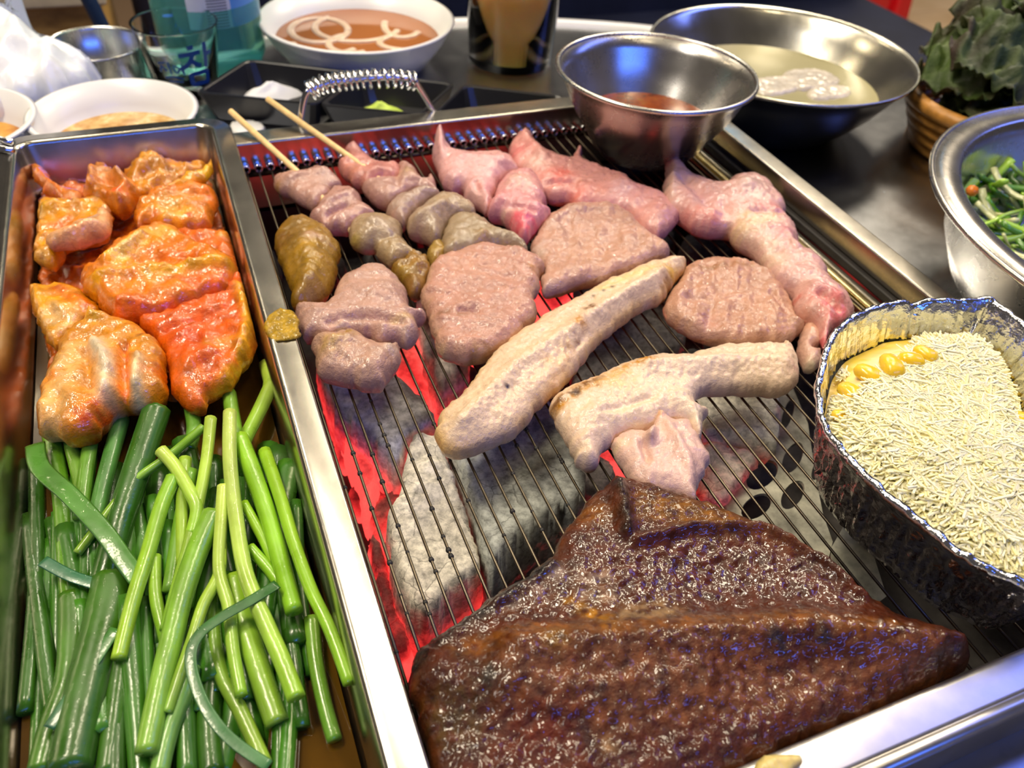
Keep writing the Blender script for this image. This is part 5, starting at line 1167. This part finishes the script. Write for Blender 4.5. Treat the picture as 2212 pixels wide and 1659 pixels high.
cc = mixc(nt, mu2.outputs[0], (.70, .74, .80), (.10, .11, .14)); cc = mixc(nt, fx.outputs[0], cc, (.05, .30, .75)); nt.links.new(cc, b.inputs['Base Color'])
vs, fs = [], []
a0 = math.atan2(-c[1], -c[0])
for i in range(33):
    a = a0 - .35 + 2.0*i/32
    for z in (.048, .125): vs.append((c[0]+.0464*math.cos(a), c[1]+.0464*math.sin(a), c[2]+z))
fs = [(2*i, 2*i+2, 2*i+3, 2*i+1) for i in range(32)]
mesh('bottle_label', vs, fs, m, bt)
lathe('bottle_cap', [(.0165, .30), (.0165, .318), (.015, .32), (0, .32)], c, M['white_plastic'], bt, 32)
# beer glass
c = (.3192, .762, TABLE)
bg_ = tag(empty('beer_glass', c), 'tall tumbler of amber beer behind the sauce bowl', 'glass')
lathe('glass_body', [(.0, .0), (.0405, .0), (.0418, .002), (.0490, .140), (.0493, .1415)] + [(.0478, .1415), (.0475, .140), (.0402, .008), (.0, .008)], c, M['glass'], bg_, 64)
m, nt, b = new_mat('amber_beer'); setp(b, Base_Color=(.80, .46, .09), Roughness=.35, Subsurface_Weight=1.0, Subsurface_Radius=(.04, .02, .006), Subsurface_Scale=1.0); M['beer'] = m
tag(lathe('beer', [(.0, .0083), (.0400, .0083), (.0462, .118), (.0, .118)], c, M['beer']), 'amber beer filling the tall tumbler', 'beer')
# plastic bag
M['bag'] = plain('translucent_plastic', (.92, .93, .92), .22, 0, 30, .04, .6, 90)
M['bag'].node_tree.nodes['Principled BSDF'].inputs['Transmission Weight'].default_value = .08
bz = TABLE
def bag_shape(v):
    for (cx_, cy_, lim, out) in ((TC[0], TC[1], .574, False), (-.0566, .772, .0425, True)):
        d_ = v[:, :2] - np.array((cx_, cy_)); r_ = np.linalg.norm(d_, axis=1); bad = (r_ < lim) if out else (r_ > lim)
        v[bad, :2] = np.array((cx_, cy_)) + d_[bad]*(lim/r_[bad])[:, None]
    return v
tag(blob('plastic_bag', [(-80,60),(0,40),(40,58),(80,85),(95,115),(120,140),(170,138),(200,150),(215,175),(190,200),(120,225),(60,235),(-60,240),(-140,200)], .060, bz, M['bag'], None, .035, res=.0035, base=(.8,.8,.8), noise=.016, nscale=38, rag=.005,
     bumps=[([(-20,60),(60,120)],50,.020),((150,165),40,.006)], seed=77, shape=bag_shape), 'crumpled translucent white plastic bag at the table edge', 'bag')
# steel chopsticks at the left
for i, (v0, v1) in enumerate(((297, 312), (318, 330))):
    tag(tube('chopstick', [W(-60, v0-8, FL+.0022), W(28, v1-4, FL+.0022)], .0022, M['chrome'], None, 8), 'steel chopstick lying beside the kimchi tray corner', 'chopstick', 'steel chopsticks')
tag(blob('white_spoon', [(498,268),(530,262),(565,268),(572,280),(540,290),(505,292)], .004, TABLE, M['white_plastic'], None, .003, res=.002, seed=78, rag=0), 'white spoon bowl lying behind the tray corner', 'spoon')

# ------------------------------------------------------------------ black sauce tray
tz = -.005
A, B, C_, D = (Vector((.0125, .694)), Vector((.0635, .7565)), Vector((.3145, .6155)), Vector((.2665, .5655)))
bt = tag(empty('sauce_tray', (.16, .66, TABLE)), 'black plastic condiment tray with compartments behind the grill', 'tray')
def quad_at(s, t): return A*(1-s)*(1-t) + D*s*(1-t) + B*(1-s)*t + C_*s*t     # s along, t across
def compartment(s0, s1, name):
    vs, fs = [], []
    def lp(ins, z, bev):
        out = []
        c4 = [quad_at(s0, 0), quad_at(s1, 0), quad_at(s1, 1), quad_at(s0, 1)]
        cc_ = sum(c4, Vector((0, 0)))/4
        for i in range(4):
            p, pn, pp = c4[i], c4[(i+1) % 4], c4[i-1]
            e1, e2 = (pn-p).normalized(), (pp-p).normalized()
            q_ = p + (e1+e2)*ins
            out += [q_ + e2*bev, q_ + (e1+e2)*bev*.3, q_ + e1*bev]
        return [(p.x, p.y, z) for p in out]
    lv = [(.007, TABLE+.0005, .006), (.0005, tz-.001, .006), (.001, tz, .006), (.003, tz, .006), (.0040, tz-.001, .006), (.012, TABLE+.003, .008)]
    for a in lv: vs += lp(*a)
    for i in range(len(lv)-1):
        for k in range(12): fs.append((i*12+k, i*12+(k+1) % 12, (i+1)*12+(k+1) % 12, (i+1)*12+k))
    fs.append(tuple(range(12))[::-1]); fs.append(tuple(range((len(lv)-1)*12, len(lv)*12)))
    return mesh(name, vs, fs, M['black_plastic'], bt, False)
for s0, s1 in ((0, .36), (.36, .66), (.68, 1.0)): compartment(s0, s1, 'compartment')
M['salt'] = plain('salt', (.85, .85, .86), .6, 0, 0, 0, .8, 900)
p0 = quad_at(.17, .45)
def heap(name, label, cat, p, z, r, h, mat, seed):
    n1, n2 = 26, 9; vs = [(p.x, p.y, z+h)]; fs = []
    for j in range(1, n2+1):
        q_ = j/n2
        for k in range(n1):
            a = 2*PI*k/n1; rr = r*q_*(1+.15*math.sin(2*a+seed)+.08*math.sin(5*a+seed*2))
            vs.append((p.x+rr*math.cos(a)*1.25, p.y+rr*math.sin(a)*.85, z + h*(1-q_)**.9*(1+.1*math.sin(a*3+j)) ))
    for k in range(n1):
        fs.append((0, 1+k, 1+(k+1) % n1))
        for j in range(n2-1): fs.append((1+j*n1+k, 1+(j+1)*n1+k, 1+(j+1)*n1+(k+1) % n1, 1+j*n1+(k+1) % n1))
    return tag(mesh(name, vs, fs, mat), label, cat, None, 'stuff')
heap('salt_heap', 'small heap of white salt in the black tray', 'salt', W(585, 200, TABLE+.006), TABLE+.003, .020, .013, M['salt'], 1)
M['wasabi'] = plain('wasabi', (.52, .68, .08), .5, 0, 200, .2, .7, 300)
heap('wasabi', 'dab of bright green wasabi in the black tray', 'wasabi', W(820, 236, TABLE+.008), TABLE+.003, .017, .012, M['wasabi'], 3)

# ------------------------------------------------------------------ lettuce basket
M['wicker'] = plain('brown_wicker', (.42, .19, .035), .45, 0, 80, .35, .5, 180)
c = (.674, .470, TABLE)
bk = tag(empty('lettuce_basket', c), 'brown woven basket of dark lettuce at the table edge', 'basket')
def wicker_ring(r, z, rr, name, ry=.85):
    pts = [(c[0]+r*math.cos(2*PI*k/60), c[1]+r*ry*math.sin(2*PI*k/60), c[2]+z) for k in range(61)]
    tube(name, pts, rr, M['wicker'], bk, 8, cap=False)
for i, z in enumerate((.006, .016, .026, .036)): wicker_ring(.074+.005*i, z, .0052, 'woven_band')
wicker_ring(.093, .046, .0066, 'basket_rim')
lathe('basket_floor', [(.0, .0), (.070, .0), (.075, .004), (.0, .006)], c, M['wicker'], bk, 40)
for k in range(22):
    a = 2*PI*k/22
    tube('stake', [(c[0]+.073*math.cos(a), c[1]+.063*math.sin(a), c[2]+.004), (c[0]+.092*math.cos(a), c[1]+.079*math.sin(a), c[2]+.046)], .003, M['wicker'], bk, 6)
m = food('lettuce', .50, .0, 0, 260, .6, .0012, cvar=.4, spec=.3); M['lettuce'] = m
PILE = np.array((.671, .467)); SLOPE = np.array((.82, .57))*.30
def lettuce(off, z0, size, rot, seed, col_):
    """one frilled leaf of a heap: broad blade following the heap's dome, frilled along its margin, a little clear of the leaf below"""
    n1, n2 = 49, 64; fs = []
    a, b_ = np.meshgrid(np.linspace(-1, 1, n1), np.linspace(0, 1, n2), indexing='ij'); a = a.ravel(); b_ = b_.ravel()
    wid = size*.66*np.sin(PI*np.clip(b_*.84+.10, 0, 1))**.55
    m_ = np.abs(a)**2.0; tip = np.clip((b_-.65)/.35, 0, 1)**2; mg = np.maximum(m_, tip)
    f1 = fbm(np.c_[a*2.4, b_*3.2, np.full(len(a), seed*4.)], 3)
    ruf = np.sin(b_*34 + seed*2.1 + np.where(a < 0, 1.7, 0) + 2*f1)*m_ + np.sin(a*22 + seed)*tip*(1-m_)
    x = a*wid*(1 + .12*ruf*mg); y = (b_-.5)*size*1.3*(1 + .07*ruf*tip)
    ca, sa = math.cos(rot), math.sin(rot)
    p = np.c_[x*ca - y*sa, x*sa + y*ca] + np.array(off)
    r2 = (p**2).sum(1)
    zz = z0 - 2.2*r2 + p @ SLOPE + .0025*np.clip(ruf*mg + .5*f1, -1, 1)
    zz += .014*fbm(np.c_[p*34, np.zeros(len(p))], 2) + .009*fbm(np.c_[p*85, np.ones(len(p))*3], 2)   # crumpled alike all through the heap
    vs = np.c_[p + PILE, zz]
    dark = np.clip(.45 + 1.3*fbm(np.c_[a*3, b_*4, np.full(len(a), seed*7.)], 3), 0, 1)[:, None]
    rib = np.exp(-(a/.06)**2)[:, None]; mm_ = np.clip(mg*1.1, 0, 1)[:, None]
    cols = .55*np.array(col_)*(1-mm_) + (np.array((.034,.018,.015))*dark + np.array((.045,.075,.014))*(1-dark))*mm_
    cols = cols*(1-.4*rib) + np.array((.20,.25,.10))*.4*rib
    for i in range(n1-1):
        for k in range(n2-1): fs.append((i*n2+k, (i+1)*n2+k, (i+1)*n2+k+1, i*n2+k+1))
    ob = mesh('lettuce_leaf', vs, fs, M['lettuce'], None, True, np.array(cols))
    md = ob.modifiers.new('thick', 'SOLIDIFY'); md.thickness = .0006
    return tag(ob, 'ruffled dark red and green lettuce leaf in the basket', 'lettuce', 'lettuce leaves in the basket')
LC = [(.05,.10,.02), (.08,.14,.03), (.04,.07,.02), (.07,.12,.02), (.11,.18,.04)]
for ci in range(14):
    big = ci >= 5; ang = ci*2.4
    ro = (.010 if not big else .028)
    lettuce((ro*math.cos(ang), ro*math.sin(ang)), .013 + .0064*ci, .070 if ci < 3 else .078 if not big else .088, ang + 1.2, ci*1.3, LC[ci % 5])
